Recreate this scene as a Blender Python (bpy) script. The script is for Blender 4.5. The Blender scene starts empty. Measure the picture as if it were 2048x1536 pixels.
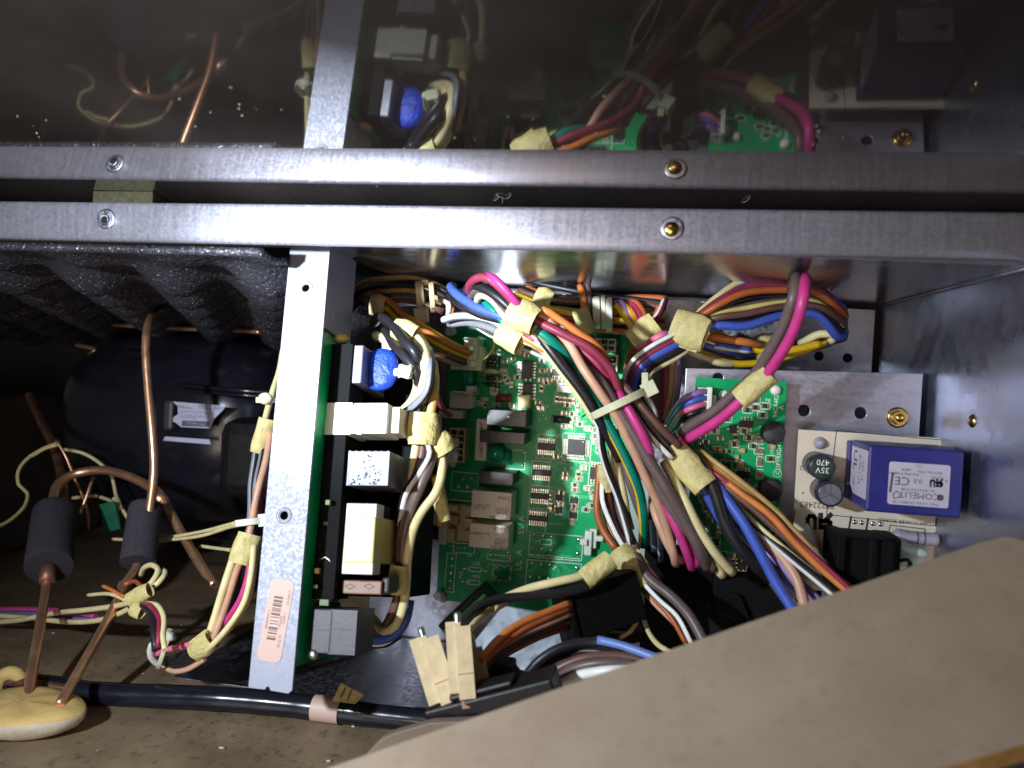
import bpy, bmesh, math, random
from mathutils import Vector, Matrix
from mathutils.geometry import tessellate_polygon
random.seed(7)
R = math.radians
sc = bpy.context.scene
COL = sc.collection
MM = 0.001

# ------------------------------------------------------------------ camera
CAM_Z = 410.0                       # mm in front of the back wall
Xr = Vector((0.98199806, 0.05131188, -0.18178806))   # rows: camera axes in world axes
Yr = Vector((-0.05358793, 0.998534, -0.00762747))
Zr = Vector((0.18113018, 0.01723181, 0.98330815))
FPX = 1547.0
cam_d = bpy.data.cameras.new('camera')
cam = bpy.data.objects.new('camera', cam_d)
COL.objects.link(cam)
rot = Matrix((Xr, Yr, Zr)).transposed()
cam.matrix_world = Matrix.Translation((0, 0, CAM_Z*MM)) @ rot.to_4x4()
cam_d.sensor_width = 36.0
cam_d.lens = 36.0*FPX/2048.0
cam_d.clip_start = 0.005
cam_d.clip_end = 50
cam_d.dof.use_dof = True
cam_d.dof.focus_distance = 0.345
cam_d.dof.aperture_fstop = 11.0
sc.camera = cam

# ------------------------------------------------------------------ world and lights
w = bpy.data.worlds.new('World'); sc.world = w
w.use_nodes = True
bg = w.node_tree.nodes['Background']
bg.inputs[0].default_value = (1.0, 0.86, 0.72, 1)
bg.inputs[1].default_value = 0.04
def aim(o, tgt):
    d = Vector(tgt) - o.location
    o.rotation_euler = d.to_track_quat('-Z', 'Y').to_euler()
def torch(name, watts, cone, tgt):
    # one torch in the hand left of the camera: bright core of the beam and its wide spill
    ld = bpy.data.lights.new(name, 'SPOT')
    ld.energy = watts; ld.color = (0.82, 0.93, 1.0); ld.spot_size = R(cone); ld.spot_blend = 1.0
    ld.shadow_soft_size = 0.007
    lo = bpy.data.objects.new(name, ld); COL.objects.link(lo)
    lo.location = Vector((-225, 26, 400))*MM
    aim(lo, Vector(tgt)*MM)
torch('flashlight_core', 12.0, 31, (-112, 22, 110))
torch('flashlight_spill', 5.6, 112, (-70, -15, 90))
fd = bpy.data.lights.new('room_lamp', 'AREA')
fd.energy = 1.2; fd.color = (1.0, 0.82, 0.66); fd.shape = 'DISK'; fd.size = 0.30
fo = bpy.data.objects.new('room_lamp', fd); COL.objects.link(fo)
fo.location = (-0.12, -0.18, 0.78); aim(fo, (0.0, -0.06, 0.1))
sc.view_settings.view_transform = 'Standard'
sc.view_settings.look = 'None'
sc.view_settings.exposure = 0.15
sc.view_settings.gamma = 1.0
sc.cycles.max_bounces = 8
sc.cycles.sample_clamp_indirect = 4.0

# ------------------------------------------------------------------ pixel -> point on a plane of the place (mm)
CAM = Vector((0, 0, CAM_Z))
def ray(px, py):
    c = Vector((px-1024.0, -(py-768.0), -FPX))
    return Xr*c.x + Yr*c.y + Zr*c.z
def P(px, py, z):
    d = ray(px, py)
    return CAM + d*((z-CAM_Z)/d.z)
def PN(px, py, p0, n):
    d = ray(px, py)
    return CAM + d*((p0-CAM).dot(n)/d.dot(n))
def mmpx(z): return (CAM_Z-z)/FPX    # mm per pixel at depth z

# ------------------------------------------------------------------ materials
def lin(c): return c/12.92 if c <= 0.04045 else ((c+0.055)/1.055)**2.4
def nodes(name):
    m = bpy.data.materials.new(name); m.use_nodes = True
    nt = m.node_tree
    return m, nt, nt.nodes['Principled BSDF']
def plastic(name, col, rough=0.4, var=0.18, scale=220, bump=0.0, spec=0.5, bscale=900, sub=0, coat=0):
    m, nt, b = nodes(name)
    tc = nt.nodes.new('ShaderNodeTexCoord')
    n = nt.nodes.new('ShaderNodeTexNoise'); n.inputs['Scale'].default_value = scale; n.inputs['Detail'].default_value = 4
    nt.links.new(tc.outputs['Object'], n.inputs['Vector'])
    rp = nt.nodes.new('ShaderNodeValToRGB')
    rp.color_ramp.elements[0].position = 0.3; rp.color_ramp.elements[1].position = 0.7
    rp.color_ramp.elements[0].color = tuple(c*(1-var) for c in col)+(1,)
    rp.color_ramp.elements[1].color = tuple(min(1, c*(1+var)) for c in col)+(1,)
    nt.links.new(n.outputs['Fac'], rp.inputs[0]); nt.links.new(rp.outputs[0], b.inputs['Base Color'])
    mr = nt.nodes.new('ShaderNodeMapRange')
    mr.inputs['To Min'].default_value = max(0.02, rough-0.1); mr.inputs['To Max'].default_value = rough+0.1
    nt.links.new(n.outputs['Fac'], mr.inputs[0]); nt.links.new(mr.outputs[0], b.inputs['Roughness'])
    b.inputs['Specular IOR Level'].default_value = spec
    if sub: b.inputs['Subsurface Weight'].default_value = sub; b.inputs['Subsurface Scale'].default_value = 0.002
    if coat: b.inputs['Coat Weight'].default_value = coat; b.inputs['Coat Roughness'].default_value = 0.12
    if bump:
        n2 = nt.nodes.new('ShaderNodeTexNoise'); n2.inputs['Scale'].default_value = bscale; n2.inputs['Detail'].default_value = 5
        nt.links.new(tc.outputs['Object'], n2.inputs['Vector'])
        bp = nt.nodes.new('ShaderNodeBump'); bp.inputs['Strength'].default_value = bump; bp.inputs['Distance'].default_value = 0.001
        nt.links.new(n2.outputs['Fac'], bp.inputs['Height']); nt.links.new(bp.outputs[0], b.inputs['Normal'])
    return m
def metal(name, col, rough=0.35, var=0.15, scale=300, streak=None, bump=0.03, metallic=1.0, aniso=0.0, wave=0.0):
    m, nt, b = nodes(name)
    b.inputs['Metallic'].default_value = metallic
    tc = nt.nodes.new('ShaderNodeTexCoord')
    v = nt.nodes.new('ShaderNodeTexVoronoi'); v.inputs['Scale'].default_value = scale
    n = nt.nodes.new('ShaderNodeTexNoise'); n.inputs['Scale'].default_value = scale*0.6; n.inputs['Detail'].default_value = 6
    n.inputs['Roughness'].default_value = 0.65
    nt.links.new(tc.outputs['Object'], v.inputs['Vector']); nt.links.new(tc.outputs['Object'], n.inputs['Vector'])
    mx = nt.nodes.new('ShaderNodeMix'); mx.data_type = 'FLOAT'; mx.inputs[0].default_value = 0.65
    sep = nt.nodes.new('ShaderNodeSeparateColor'); nt.links.new(v.outputs['Color'], sep.inputs[0])
    nt.links.new(sep.outputs[0], mx.inputs[2]); nt.links.new(n.outputs['Fac'], mx.inputs[3])
    fac = mx.outputs[0]
    if streak:
        mp = nt.nodes.new('ShaderNodeMapping'); mp.inputs['Scale'].default_value = streak
        nt.links.new(tc.outputs['Object'], mp.inputs[0])
        s = nt.nodes.new('ShaderNodeTexNoise'); s.inputs['Scale'].default_value = 1; s.inputs['Detail'].default_value = 5
        nt.links.new(mp.outputs[0], s.inputs['Vector'])
        m2 = nt.nodes.new('ShaderNodeMix'); m2.data_type = 'FLOAT'; m2.inputs[0].default_value = 0.5
        nt.links.new(fac, m2.inputs[2]); nt.links.new(s.outputs['Fac'], m2.inputs[3]); fac = m2.outputs[0]
    rp = nt.nodes.new('ShaderNodeValToRGB')
    rp.color_ramp.elements[0].position = 0.3; rp.color_ramp.elements[1].position = 0.7
    rp.color_ramp.elements[0].color = tuple(c*(1-var) for c in col)+(1,)
    rp.color_ramp.elements[1].color = tuple(min(1, c*(1+var)) for c in col)+(1,)
    nt.links.new(fac, rp.inputs[0]); nt.links.new(rp.outputs[0], b.inputs['Base Color'])
    mr = nt.nodes.new('ShaderNodeMapRange')
    mr.inputs['From Min'].default_value = 0.25; mr.inputs['From Max'].default_value = 0.75
    mr.inputs['To Min'].default_value = max(0.03, rough*0.75); mr.inputs['To Max'].default_value = min(1, rough*1.3)
    nt.links.new(fac, mr.inputs[0]); nt.links.new(mr.outputs[0], b.inputs['Roughness'])
    bp = nt.nodes.new('ShaderNodeBump'); bp.inputs['Strength'].default_value = bump; bp.inputs['Distance'].default_value = 0.001
    nt.links.new(fac, bp.inputs['Height']); last = bp
    if wave:
        n3 = nt.nodes.new('ShaderNodeTexNoise'); n3.inputs['Scale'].default_value = 28; n3.inputs['Detail'].default_value = 2
        nt.links.new(tc.outputs['Object'], n3.inputs['Vector'])
        b2 = nt.nodes.new('ShaderNodeBump'); b2.inputs['Strength'].default_value = wave; b2.inputs['Distance'].default_value = 0.004
        nt.links.new(n3.outputs['Fac'], b2.inputs['Height']); nt.links.new(bp.outputs[0], b2.inputs['Normal']); last = b2
    nt.links.new(last.outputs[0], b.inputs['Normal'])
    return m

M = {}
M['galv'] = metal('galvanized_steel', (0.44, 0.44, 0.53), 0.36, 0.16, 700, None, 0.04)
M['galv_bracket'] = metal('satin_bracket_steel', (0.30, 0.305, 0.385), 0.58, 0.07, 1200, None, 0.02, 0.4)
M['galv_rail'] = metal('brushed_galvanized_rail', (0.49, 0.48, 0.58), 0.42, 0.14, 1100, (700, 45, 45), 0.04, 0.72)
M['wall'] = metal('shiny_wall_steel', (0.44, 0.44, 0.47), 0.20, 0.08, 160, None, 0.01, 0.85, wave=0.06)
M['side'] = metal('dull_side_steel', (0.36, 0.375, 0.47), 0.33, 0.07, 200, None, 0.01, wave=0.05, metallic=0.92)
M['back'] = metal('back_sheet_steel', (0.28, 0.275, 0.31), 0.42, 0.18, 600, None, 0.05)
M['plate'] = metal('zinc_plate', (0.46, 0.455, 0.56), 0.40, 0.12, 900, (60, 500, 60), 0.03, 0.85)
M['brass'] = metal('brass', (0.62, 0.42, 0.14), 0.22, 0.2, 300)
M['tin'] = metal('tinned_pins', (0.58, 0.57, 0.53), 0.34, 0.1, 500)
M['solder'] = metal('solder', (0.72, 0.72, 0.70), 0.25, 0.1, 600)
M['alu'] = metal('aluminium', (0.20, 0.20, 0.24), 0.5, 0.16, 260, None, 0.05, 0.5)
M['copper'] = metal('copper', (0.82, 0.45, 0.28), 0.33, 0.25, 120, (80, 80, 80), 0.03, 0.85)
M['copper_dark'] = metal('tarnished_copper', (0.26, 0.13, 0.09), 0.45, 0.4, 150, None, 0.05, 0.7)
M['pcb'] = plastic('green_solder_mask', (0.0, 0.34, 0.11), 0.38, 0.12, 120, 0.01, 0.3, 2000)
M['trace'] = plastic('trace_green', (0.05, 0.56, 0.20), 0.38, 0.1, 200)
M['pcb_white'] = plastic('pale_board', (0.72, 0.62, 0.50), 0.45, 0.06, 100)
M['pcb_core'] = plastic('board_edge', (0.10, 0.16, 0.06), 0.5, 0.2)
M['silk'] = plastic('white_ink', (0.80, 0.84, 0.80), 0.6, 0.06)
M['ink'] = plastic('black_ink', (0.018, 0.016, 0.02), 0.5, 0.1)
M['ink_grey'] = plastic('grey_ink', (0.10, 0.08, 0.12), 0.5, 0.1)
M['ink_brown'] = plastic('brown_ink', (0.09, 0.045, 0.03), 0.5, 0.1)
M['chip'] = plastic('chip_black', (0.017, 0.016, 0.018), 0.45, 0.2, 500, 0.05)
M['black'] = plastic('black_plastic', (0.009, 0.008, 0.010), 0.42, 0.25, 200, 0.04, 0.3)
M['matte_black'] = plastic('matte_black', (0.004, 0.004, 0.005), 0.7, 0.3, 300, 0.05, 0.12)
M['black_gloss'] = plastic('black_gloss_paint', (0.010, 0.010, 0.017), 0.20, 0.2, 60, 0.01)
M['greyblack'] = plastic('grey_plug_plastic', (0.085, 0.075, 0.095), 0.48, 0.2, 300, 0.06)
M['rubber'] = plastic('foam_rubber', (0.045, 0.040, 0.052), 0.85, 0.15, 500, 0.2, 0.2, 2500)
M['nylon'] = plastic('natural_nylon', (0.78, 0.75, 0.60), 0.35, 0.08, 200, 0.02, sub=0.15)
M['white_nylon'] = plastic('white_nylon', (0.78, 0.77, 0.70), 0.38, 0.06, 200, 0.02)
M['tan_nylon'] = plastic('aged_tan_nylon', (0.60, 0.46, 0.28), 0.42, 0.12, 200, 0.02)
M['tape'] = plastic('masking_tape', (0.60, 0.49, 0.215), 0.5, 0.18, 260, 0.7, 0.35, 500, sub=0.08)
M['relay'] = plastic('relay_case', (0.80, 0.70, 0.59), 0.42, 0.05, 150, 0.03)
M['film'] = plastic('film_cap_yellow', (0.66, 0.58, 0.24), 0.4, 0.1)
M['relay_grey'] = plastic('relay_case_black', (0.022, 0.020, 0.024), 0.30, 0.2, 300, 0.03)
M['green_cap'] = plastic('green_epoxy', (0.0, 0.30, 0.19), 0.15, 0.1, coat=0.5)
M['red_res'] = plastic('red_resistor', (0.20, 0.03, 0.02), 0.35, 0.2)
M['blue_cap'] = plastic('blue_epoxy', (0.010, 0.045, 0.46), 0.42, 0.25, 90, 0.9, 0.4, 420)
M['blue_tr'] = plastic('blue_transformer_case', (0.028, 0.026, 0.19), 0.38, 0.08, 120, 0.04)
M['pale_blue'] = plastic('pale_blue_cap', (0.22, 0.42, 0.46), 0.35, 0.1)
M['mustard'] = plastic('mustard_disc', (0.60, 0.42, 0.14), 0.4, 0.15)
M['ferrite'] = plastic('ferrite_core', (0.035, 0.032, 0.036), 0.5, 0.3, 400, 0.1)
M['core_face'] = metal('core_face', (0.62, 0.56, 0.58), 0.5, 0.15, 900, None, 0.05, 0.3)
M['coil_tape'] = plastic('coil_tape', (0.62, 0.56, 0.20), 0.35, 0.08)
M['brown_part'] = plastic('brown_part', (0.26, 0.13, 0.09), 0.45, 0.25)
M['cap_sleeve'] = plastic('capacitor_sleeve', (0.035, 0.030, 0.055), 0.3, 0.15)
M['cap_green'] = plastic('dark_green_cap', (0.03, 0.055, 0.035), 0.25, 0.2)
M['res_body'] = plastic('grey_resistor', (0.36, 0.32, 0.42), 0.4, 0.1)
M['sticker'] = plastic('pinkish_sticker', (0.56, 0.37, 0.33), 0.5, 0.05, 60)
M['label_silver'] = plastic('silver_label', (0.56, 0.50, 0.60), 0.4, 0.05, 90)
M['label_blue'] = plastic('compressor_sticker', (0.46, 0.45, 0.62), 0.4, 0.08, 90)
M['pale_clip'] = plastic('pale_cyan_plastic', (0.42, 0.52, 0.48), 0.4, 0.06)
M['foam'] = plastic('yellowed_foam', (0.70, 0.47, 0.18), 0.8, 0.22, 60, 0.25, 0.2, 700)
M['foam_pale'] = plastic('pale_foam_rim', (0.68, 0.58, 0.46), 0.85, 0.15, 150, 0.3, 0.2, 900)
M['green_tag'] = plastic('green_tag', (0.02, 0.16, 0.09), 0.4, 0.2)
M['bluegrey'] = metal('blue_grey_sheet', (0.42, 0.45, 0.53), 0.45, 0.12, 250, None, 0.03, 0.6)
M['pad'] = plastic('olive_foam_pad', (0.055, 0.053, 0.032), 0.9, 0.3, 600, 0.4, 0.2, 1200)
M['lint'] = plastic('lint', (0.20, 0.18, 0.15), 0.9, 0.2)
M['wax'] = plastic('tie_nylon', (0.60, 0.60, 0.42), 0.3, 0.06, sub=0.2)
M['debris'] = plastic('debris', (0.60, 0.55, 0.45), 0.8, 0.3)
WC = dict(cream=(0.72, 0.61, 0.33), black=(0.016, 0.014, 0.018), grey=(0.20, 0.20, 0.23), magenta=(0.52, 0.04, 0.22),
          peach=(0.56, 0.31, 0.21), brown=(0.13, 0.06, 0.045), taupe=(0.125, 0.085, 0.085), blue=(0.055, 0.105, 0.48),
          green=(0.0, 0.20, 0.15), yellow=(0.74, 0.47, 0.015), orange=(0.66, 0.20, 0.05), maroon=(0.27, 0.025, 0.06),
          rose=(0.27, 0.035, 0.07), white=(0.76, 0.74, 0.72), violet=(0.27, 0.15, 0.38), rust=(0.40, 0.10, 0.03),
          lemon=(0.72, 0.62, 0.20), lightblue=(0.14, 0.22, 0.55), pink=(0.68, 0.15, 0.26), tan=(0.45, 0.28, 0.10))
WN = dict(taupe='grey-brown', rose='crimson', rust='rust red', lightblue='light blue', tan='tan', peach='peach')
for k, c in WC.items(): M['w_'+k] = plastic('wire_'+k, c, 0.40, 0.12, 180, 0.03, 0.42)

# dark mirror panel
def make_mirror():
    m, nt, b = nodes('dark_glossy_panel')
    out = nt.nodes['Material Output']; nt.nodes.remove(b)
    L = nt.links.new
    tc = nt.nodes.new('ShaderNodeTexCoord')
    n = nt.nodes.new('ShaderNodeTexNoise'); n.inputs['Scale'].default_value = 16; n.inputs['Detail'].default_value = 6
    L(tc.outputs['Object'], n.inputs[0])
    rp = nt.nodes.new('ShaderNodeValToRGB')
    rp.color_ramp.elements[0].position = 0.35; rp.color_ramp.elements[0].color = (0.020, 0.0155, 0.014, 1)
    rp.color_ramp.elements[1].position = 0.70; rp.color_ramp.elements[1].color = (0.044, 0.036, 0.033, 1)
    L(n.outputs['Fac'], rp.inputs[0])
    df = nt.nodes.new('ShaderNodeBsdfDiffuse'); L(rp.outputs[0], df.inputs[0])
    mp = nt.nodes.new('ShaderNodeMapping'); mp.inputs['Scale'].default_value = (25, 900, 900); mp.inputs['Rotation'].default_value = (0, 0.04, 0.03)
    L(tc.outputs['Object'], mp.inputs[0])
    s = nt.nodes.new('ShaderNodeTexNoise'); s.inputs['Scale'].default_value = 1.0; s.inputs['Detail'].default_value = 3
    L(mp.outputs[0], s.inputs[0])
    mr = nt.nodes.new('ShaderNodeMapRange'); mr.inputs['From Min'].default_value = 0.35; mr.inputs['From Max'].default_value = 0.75
    mr.inputs['To Min'].default_value = 0.02; mr.inputs['To Max'].default_value = 0.07
    L(s.outputs['Fac'], mr.inputs[0])
    gl = nt.nodes.new('ShaderNodeBsdfGlossy'); gl.inputs['Color'].default_value = (1.0, 0.97, 0.95, 1); L(mr.outputs[0], gl.inputs['Roughness'])
    lw = nt.nodes.new('ShaderNodeLayerWeight'); lw.inputs['Blend'].default_value = 0.5
    fm = nt.nodes.new('ShaderNodeMapRange'); fm.inputs['From Min'].default_value = 0.51; fm.inputs['From Max'].default_value = 0.70
    fm.inputs['To Min'].default_value = 0.022; fm.inputs['To Max'].default_value = 0.62
    L(lw.outputs['Facing'], fm.inputs[0])
    mx = nt.nodes.new('ShaderNodeMixShader'); L(fm.outputs[0], mx.inputs[0]); L(df.outputs[0], mx.inputs[1]); L(gl.outputs[0], mx.inputs[2])
    L(mx.outputs[0], out.inputs['Surface'])
    return m
M['mirror'] = make_mirror()
def make_liner():
    m, nt, b = nodes('glittery_liner')
    tc = nt.nodes.new('ShaderNodeTexCoord')
    v = nt.nodes.new('ShaderNodeTexVoronoi'); v.inputs['Scale'].default_value = 420
    n = nt.nodes.new('ShaderNodeTexNoise'); n.inputs['Scale'].default_value = 650; n.inputs['Detail'].default_value = 6
    nt.links.new(tc.outputs['Object'], v.inputs['Vector']); nt.links.new(tc.outputs['Object'], n.inputs[0])
    ad = nt.nodes.new('ShaderNodeMath'); nt.links.new(v.outputs['Distance'], ad.inputs[0]); nt.links.new(n.outputs['Fac'], ad.inputs[1])
    bp = nt.nodes.new('ShaderNodeBump'); bp.inputs['Strength'].default_value = 0.5; bp.inputs['Distance'].default_value = 0.0008
    nt.links.new(ad.outputs[0], bp.inputs['Height']); nt.links.new(bp.outputs[0], b.inputs['Normal'])
    b.inputs['Roughness'].default_value = 0.5
    b.inputs['Specular IOR Level'].default_value = 0.4
    v2 = nt.nodes.new('ShaderNodeTexVoronoi'); v2.inputs['Scale'].default_value = 1500; nt.links.new(tc.outputs['Object'], v2.inputs['Vector'])
    sp = nt.nodes.new('ShaderNodeSeparateColor'); nt.links.new(v2.outputs['Color'], sp.inputs[0])
    rp = nt.nodes.new('ShaderNodeValToRGB'); rp.color_ramp.elements[0].position = 0.88; rp.color_ramp.elements[1].position = 0.99
    rp.color_ramp.elements[0].color = (0.024, 0.022, 0.030, 1); rp.color_ramp.elements[1].color = (0.34, 0.34, 0.40, 1)
    nt.links.new(sp.outputs[0], rp.inputs[0]); nt.links.new(rp.outputs[0], b.inputs['Base Color'])
    mm = nt.nodes.new('ShaderNodeMath'); mm.operation = 'GREATER_THAN'; mm.inputs[1].default_value = 0.93; nt.links.new(sp.outputs[0], mm.inputs[0]); nt.links.new(mm.outputs[0], b.inputs['Metallic'])
    return m
M['liner'] = make_liner()
def dirty(name, c1, c2, c3, rough=0.55, s1=14, s2=220, spec=0.4, bump=0.15):
    m, nt, b = nodes(name)
    tc = nt.nodes.new('ShaderNodeTexCoord')
    n = nt.nodes.new('ShaderNodeTexNoise'); n.inputs['Scale'].default_value = s1; n.inputs['Detail'].default_value = 8; n.inputs['Roughness'].default_value = 0.6
    n2 = nt.nodes.new('ShaderNodeTexNoise'); n2.inputs['Scale'].default_value = s2; n2.inputs['Detail'].default_value = 6; n2.inputs['Roughness'].default_value = 0.7
    for q in (n, n2): nt.links.new(tc.outputs['Object'], q.inputs[0])
    rp = nt.nodes.new('ShaderNodeValToRGB'); rp.color_ramp.elements[0].position = 0.36; rp.color_ramp.elements[1].position = 0.66
    rp.color_ramp.elements[0].color = c1+(1,); rp.color_ramp.elements[1].color = c2+(1,)
    nt.links.new(n.outputs['Fac'], rp.inputs[0])
    r2 = nt.nodes.new('ShaderNodeValToRGB'); r2.color_ramp.elements[0].position = 0.30; r2.color_ramp.elements[1].position = 0.46
    r2.color_ramp.elements[0].color = (1, 1, 1, 1); r2.color_ramp.elements[1].color = (0, 0, 0, 1)
    nt.links.new(n2.outputs['Fac'], r2.inputs[0])
    mx = nt.nodes.new('ShaderNodeMix'); mx.data_type = 'RGBA'; mx.inputs[7].default_value = c3+(1,)
    nt.links.new(r2.outputs[0], mx.inputs[0]); nt.links.new(rp.outputs[0], mx.inputs[6]); nt.links.new(mx.outputs[2], b.inputs['Base Color'])
    bp = nt.nodes.new('ShaderNodeBump'); bp.inputs['Strength'].default_value = bump; bp.inputs['Distance'].default_value = 0.001
    nt.links.new(n2.outputs['Fac'], bp.inputs['Height']); nt.links.new(bp.outputs[0], b.inputs['Normal'])
    b.inputs['Roughness'].default_value = rough; b.inputs['Specular IOR Level'].default_value = spec
    return m
M['floor'] = dirty('grimy_floor', (0.17, 0.118, 0.073), (0.32, 0.222, 0.14), (0.09, 0.062, 0.042), 0.38, 22, 260, 0.5)
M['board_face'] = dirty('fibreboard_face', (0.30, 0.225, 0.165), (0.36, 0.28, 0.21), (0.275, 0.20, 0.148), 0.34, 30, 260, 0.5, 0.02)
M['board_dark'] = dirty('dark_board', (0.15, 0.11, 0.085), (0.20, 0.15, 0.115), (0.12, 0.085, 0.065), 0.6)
M['board_edge'] = dirty('fibreboard_edge', (0.34, 0.20, 0.07), (0.48, 0.30, 0.12), (0.16, 0.09, 0.03), 0.8, 90, 500, 0.2, 0.4)
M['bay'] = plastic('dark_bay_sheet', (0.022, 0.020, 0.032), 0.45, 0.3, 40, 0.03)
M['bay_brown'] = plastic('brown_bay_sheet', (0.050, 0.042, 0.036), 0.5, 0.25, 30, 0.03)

# ------------------------------------------------------------------ mesh builder (works in mm)
_txt = {}
def text_mesh(s):
    if s in _txt: return _txt[s]
    cu = bpy.data.curves.new('txt', 'FONT'); cu.body = s; cu.align_x = 'CENTER'; cu.align_y = 'CENTER'; cu.resolution_u = 2
    o = bpy.data.objects.new('txt', cu); COL.objects.link(o)
    dg = bpy.context.evaluated_depsgraph_get()
    me = bpy.data.meshes.new_from_object(o.evaluated_get(dg))
    r = ([v.co.copy() for v in me.vertices], [tuple(p.vertices) for p in me.polygons])
    bpy.data.objects.remove(o); bpy.data.curves.remove(cu); bpy.data.meshes.remove(me)
    _txt[s] = r
    return r
X, Y, Z = Vector((1, 0, 0)), Vector((0, 1, 0)), Vector((0, 0, 1))
def crom(pts, step=2.2):
    pts = [Vector(p) for p in pts]
    if len(pts) < 3: return pts
    q = [pts[0]*2-pts[1]] + pts + [pts[-1]*2-pts[-2]]
    out = []
    for i in range(1, len(q)-2):
        a, b, c, d = q[i-1], q[i], q[i+1], q[i+2]
        n = max(2, int((c-b).length/step))
        t0 = 0; t1 = max(1e-4, (b-a).length**0.5); t2 = t1+max(1e-4, (c-b).length**0.5); t3 = t2+max(1e-4, (d-c).length**0.5)
        for k in range(n):
            t = t1+(t2-t1)*k/n
            A1 = a*((t1-t)/(t1-t0))+b*((t-t0)/(t1-t0)); A2 = b*((t2-t)/(t2-t1))+c*((t-t1)/(t2-t1)); A3 = c*((t3-t)/(t3-t2))+d*((t-t2)/(t3-t2))
            B1 = A1*((t2-t)/(t2-t0))+A2*((t-t0)/(t2-t0)); B2 = A2*((t3-t)/(t3-t1))+A3*((t-t1)/(t3-t1))
            out.append(B1*((t2-t)/(t2-t1))+B2*((t-t1)/(t2-t1)))
    out.append(pts[-1])
    return out
class MB:
    def __init__(s): s.v = []; s.f = []; s.m = []; s.sm = []
    def add(s, vs, fs, mi=0, smooth=False):
        b = len(s.v); s.v += [Vector(v) for v in vs]
        for f in fs: s.f.append(tuple(b+i for i in f)); s.m.append(mi); s.sm.append(smooth)
        return s
    def box(s, a, b, mi=0, ax=(X, Y, Z), o=None):
        """box between local coords a and b along axes ax from origin o"""
        o = o or Vector((0, 0, 0)); vs = []
        for k in range(8):
            c = [(a[i], b[i])[(k >> i) & 1] for i in range(3)]
            vs.append(o+ax[0]*c[0]+ax[1]*c[1]+ax[2]*c[2])
        fl = (ax[0].cross(ax[1])).dot(ax[2])*(b[0]-a[0])*(b[1]-a[1])*(b[2]-a[2]) < 0
        fs = [(0, 2, 3, 1), (4, 5, 7, 6), (0, 1, 5, 4), (2, 6, 7, 3), (0, 4, 6, 2), (1, 3, 7, 5)]
        if fl: fs = [tuple(reversed(f)) for f in fs]
        return s.add(vs, fs, mi)
    def prism(s, poly, d, mi=0, holes=(), mi_side=None):
        """extrude planar polygon (3D pts, CCW seen against d) by vector d backwards; holes are lists of pts"""
        loops = [[Vector(p) for p in poly]]+[[Vector(p) for p in h] for h in holes]
        flat = [p for l in loops for p in l]; n = len(flat)
        tri = tessellate_polygon(loops)
        d = Vector(d); nn = -d.normalized(); fs = []
        for t in tri:
            a, b, c = (flat[i] for i in t)
            if (b-a).cross(c-a).dot(nn) < 0: t = (t[0], t[2], t[1])
            fs.append(t)
        vs = flat+[p+d for p in flat]
        s.add(vs, fs+[tuple(n+i for i in reversed(f)) for f in fs], mi)
        base = len(s.v)-2*n; st = 0; ms = mi if mi_side is None else mi_side
        for li, l in enumerate(loops):
            k = len(l)
            area = sum((l[i]-l[0]).cross(l[(i+1) % k]-l[0]).dot(nn) for i in range(k))
            rev = (area > 0) == (li == 0)
            for i in range(k):
                a, b = st+i, st+(i+1) % k
                q = (a, a+n, b+n, b) if rev else (a, b, b+n, a+n)
                s.f.append(tuple(base+j for j in q)); s.m.append(ms); s.sm.append(li > 0)
            st += k
        return s
    def tube(s, pts, r, n=10, mi=0, stripe=None, smi=1, cap=True, twist=0.0, ry=None, up=None, rfun=None):
        pts = [Vector(p) for p in pts]; N = len(pts)
        t0 = (pts[1]-pts[0]).normalized()
        u = Vector(up) if up else (CAM-pts[0])
        u = (u-t0*u.dot(t0))
        if u.length < 1e-3: u = X-t0*X.dot(t0)
        u.normalize(); vs = []
        for i, p in enumerate(pts):
            t = (pts[min(i+1, N-1)]-pts[max(i-1, 0)])
            if t.length < 1e-6: t = t0
            t = t.normalized(); t0 = t
            u = u-t*u.dot(t); u.normalize(); wv = t.cross(u)
            rr = r(i/(N-1)) if callable(r) else r
            rb = ry if ry else rr
            for k in range(n):
                a = 2*math.pi*(k+0.5)/n+twist*i
                f = rfun(a, i/(N-1)) if rfun else 1.0
                vs.append(p+u*(math.cos(a)*rb*f)+wv*(math.sin(a)*rr*f))
        b = len(s.v); s.v += vs
        for i in range(N-1):
            for k in range(n):
                k2 = (k+1) % n
                s.f.append((b+i*n+k, b+i*n+k2, b+(i+1)*n+k2, b+(i+1)*n+k)); s.sm.append(True)
                s.m.append(smi if stripe and k in stripe else mi)
        if cap:
            s.f.append(tuple(b+k for k in reversed(range(n)))); s.m.append(mi); s.sm.append(False)
            s.f.append(tuple(b+(N-1)*n+k for k in range(n))); s.m.append(mi); s.sm.append(False)
        return s
    def cyl(s, p0, p1, r0, r1=None, n=20, mi=0, cap=True):
        r1 = r0 if r1 is None else r1
        return s.tube([p0, p1], lambda t: r0+(r1-r0)*t, n, mi, cap=cap, up=(X*0.3+Y*0.7+Z*0.2))
    def lathe(s, c, axis, prof, n=24, mi=0):
        ax = Vector(axis).normalized(); u = ax.orthogonal().normalized(); wv = ax.cross(u); c = Vector(c)
        vs = [c+ax*h+u*(math.cos(2*math.pi*k/n)*r)+wv*(math.sin(2*math.pi*k/n)*r) for h, r in prof for k in range(n)]
        fs = [(i*n+k, i*n+(k+1) % n, (i+1)*n+(k+1) % n, (i+1)*n+k) for i in range(len(prof)-1) for k in range(n)]
        s.add(vs, fs, mi, True)
        e = (len(prof)-1)*n; b = len(s.v)-len(vs)
        s.f += [tuple(b+k for k in reversed(range(n))), tuple(b+e+k for k in range(n))]; s.m += [mi, mi]; s.sm += [False, False]
        return s
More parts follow.
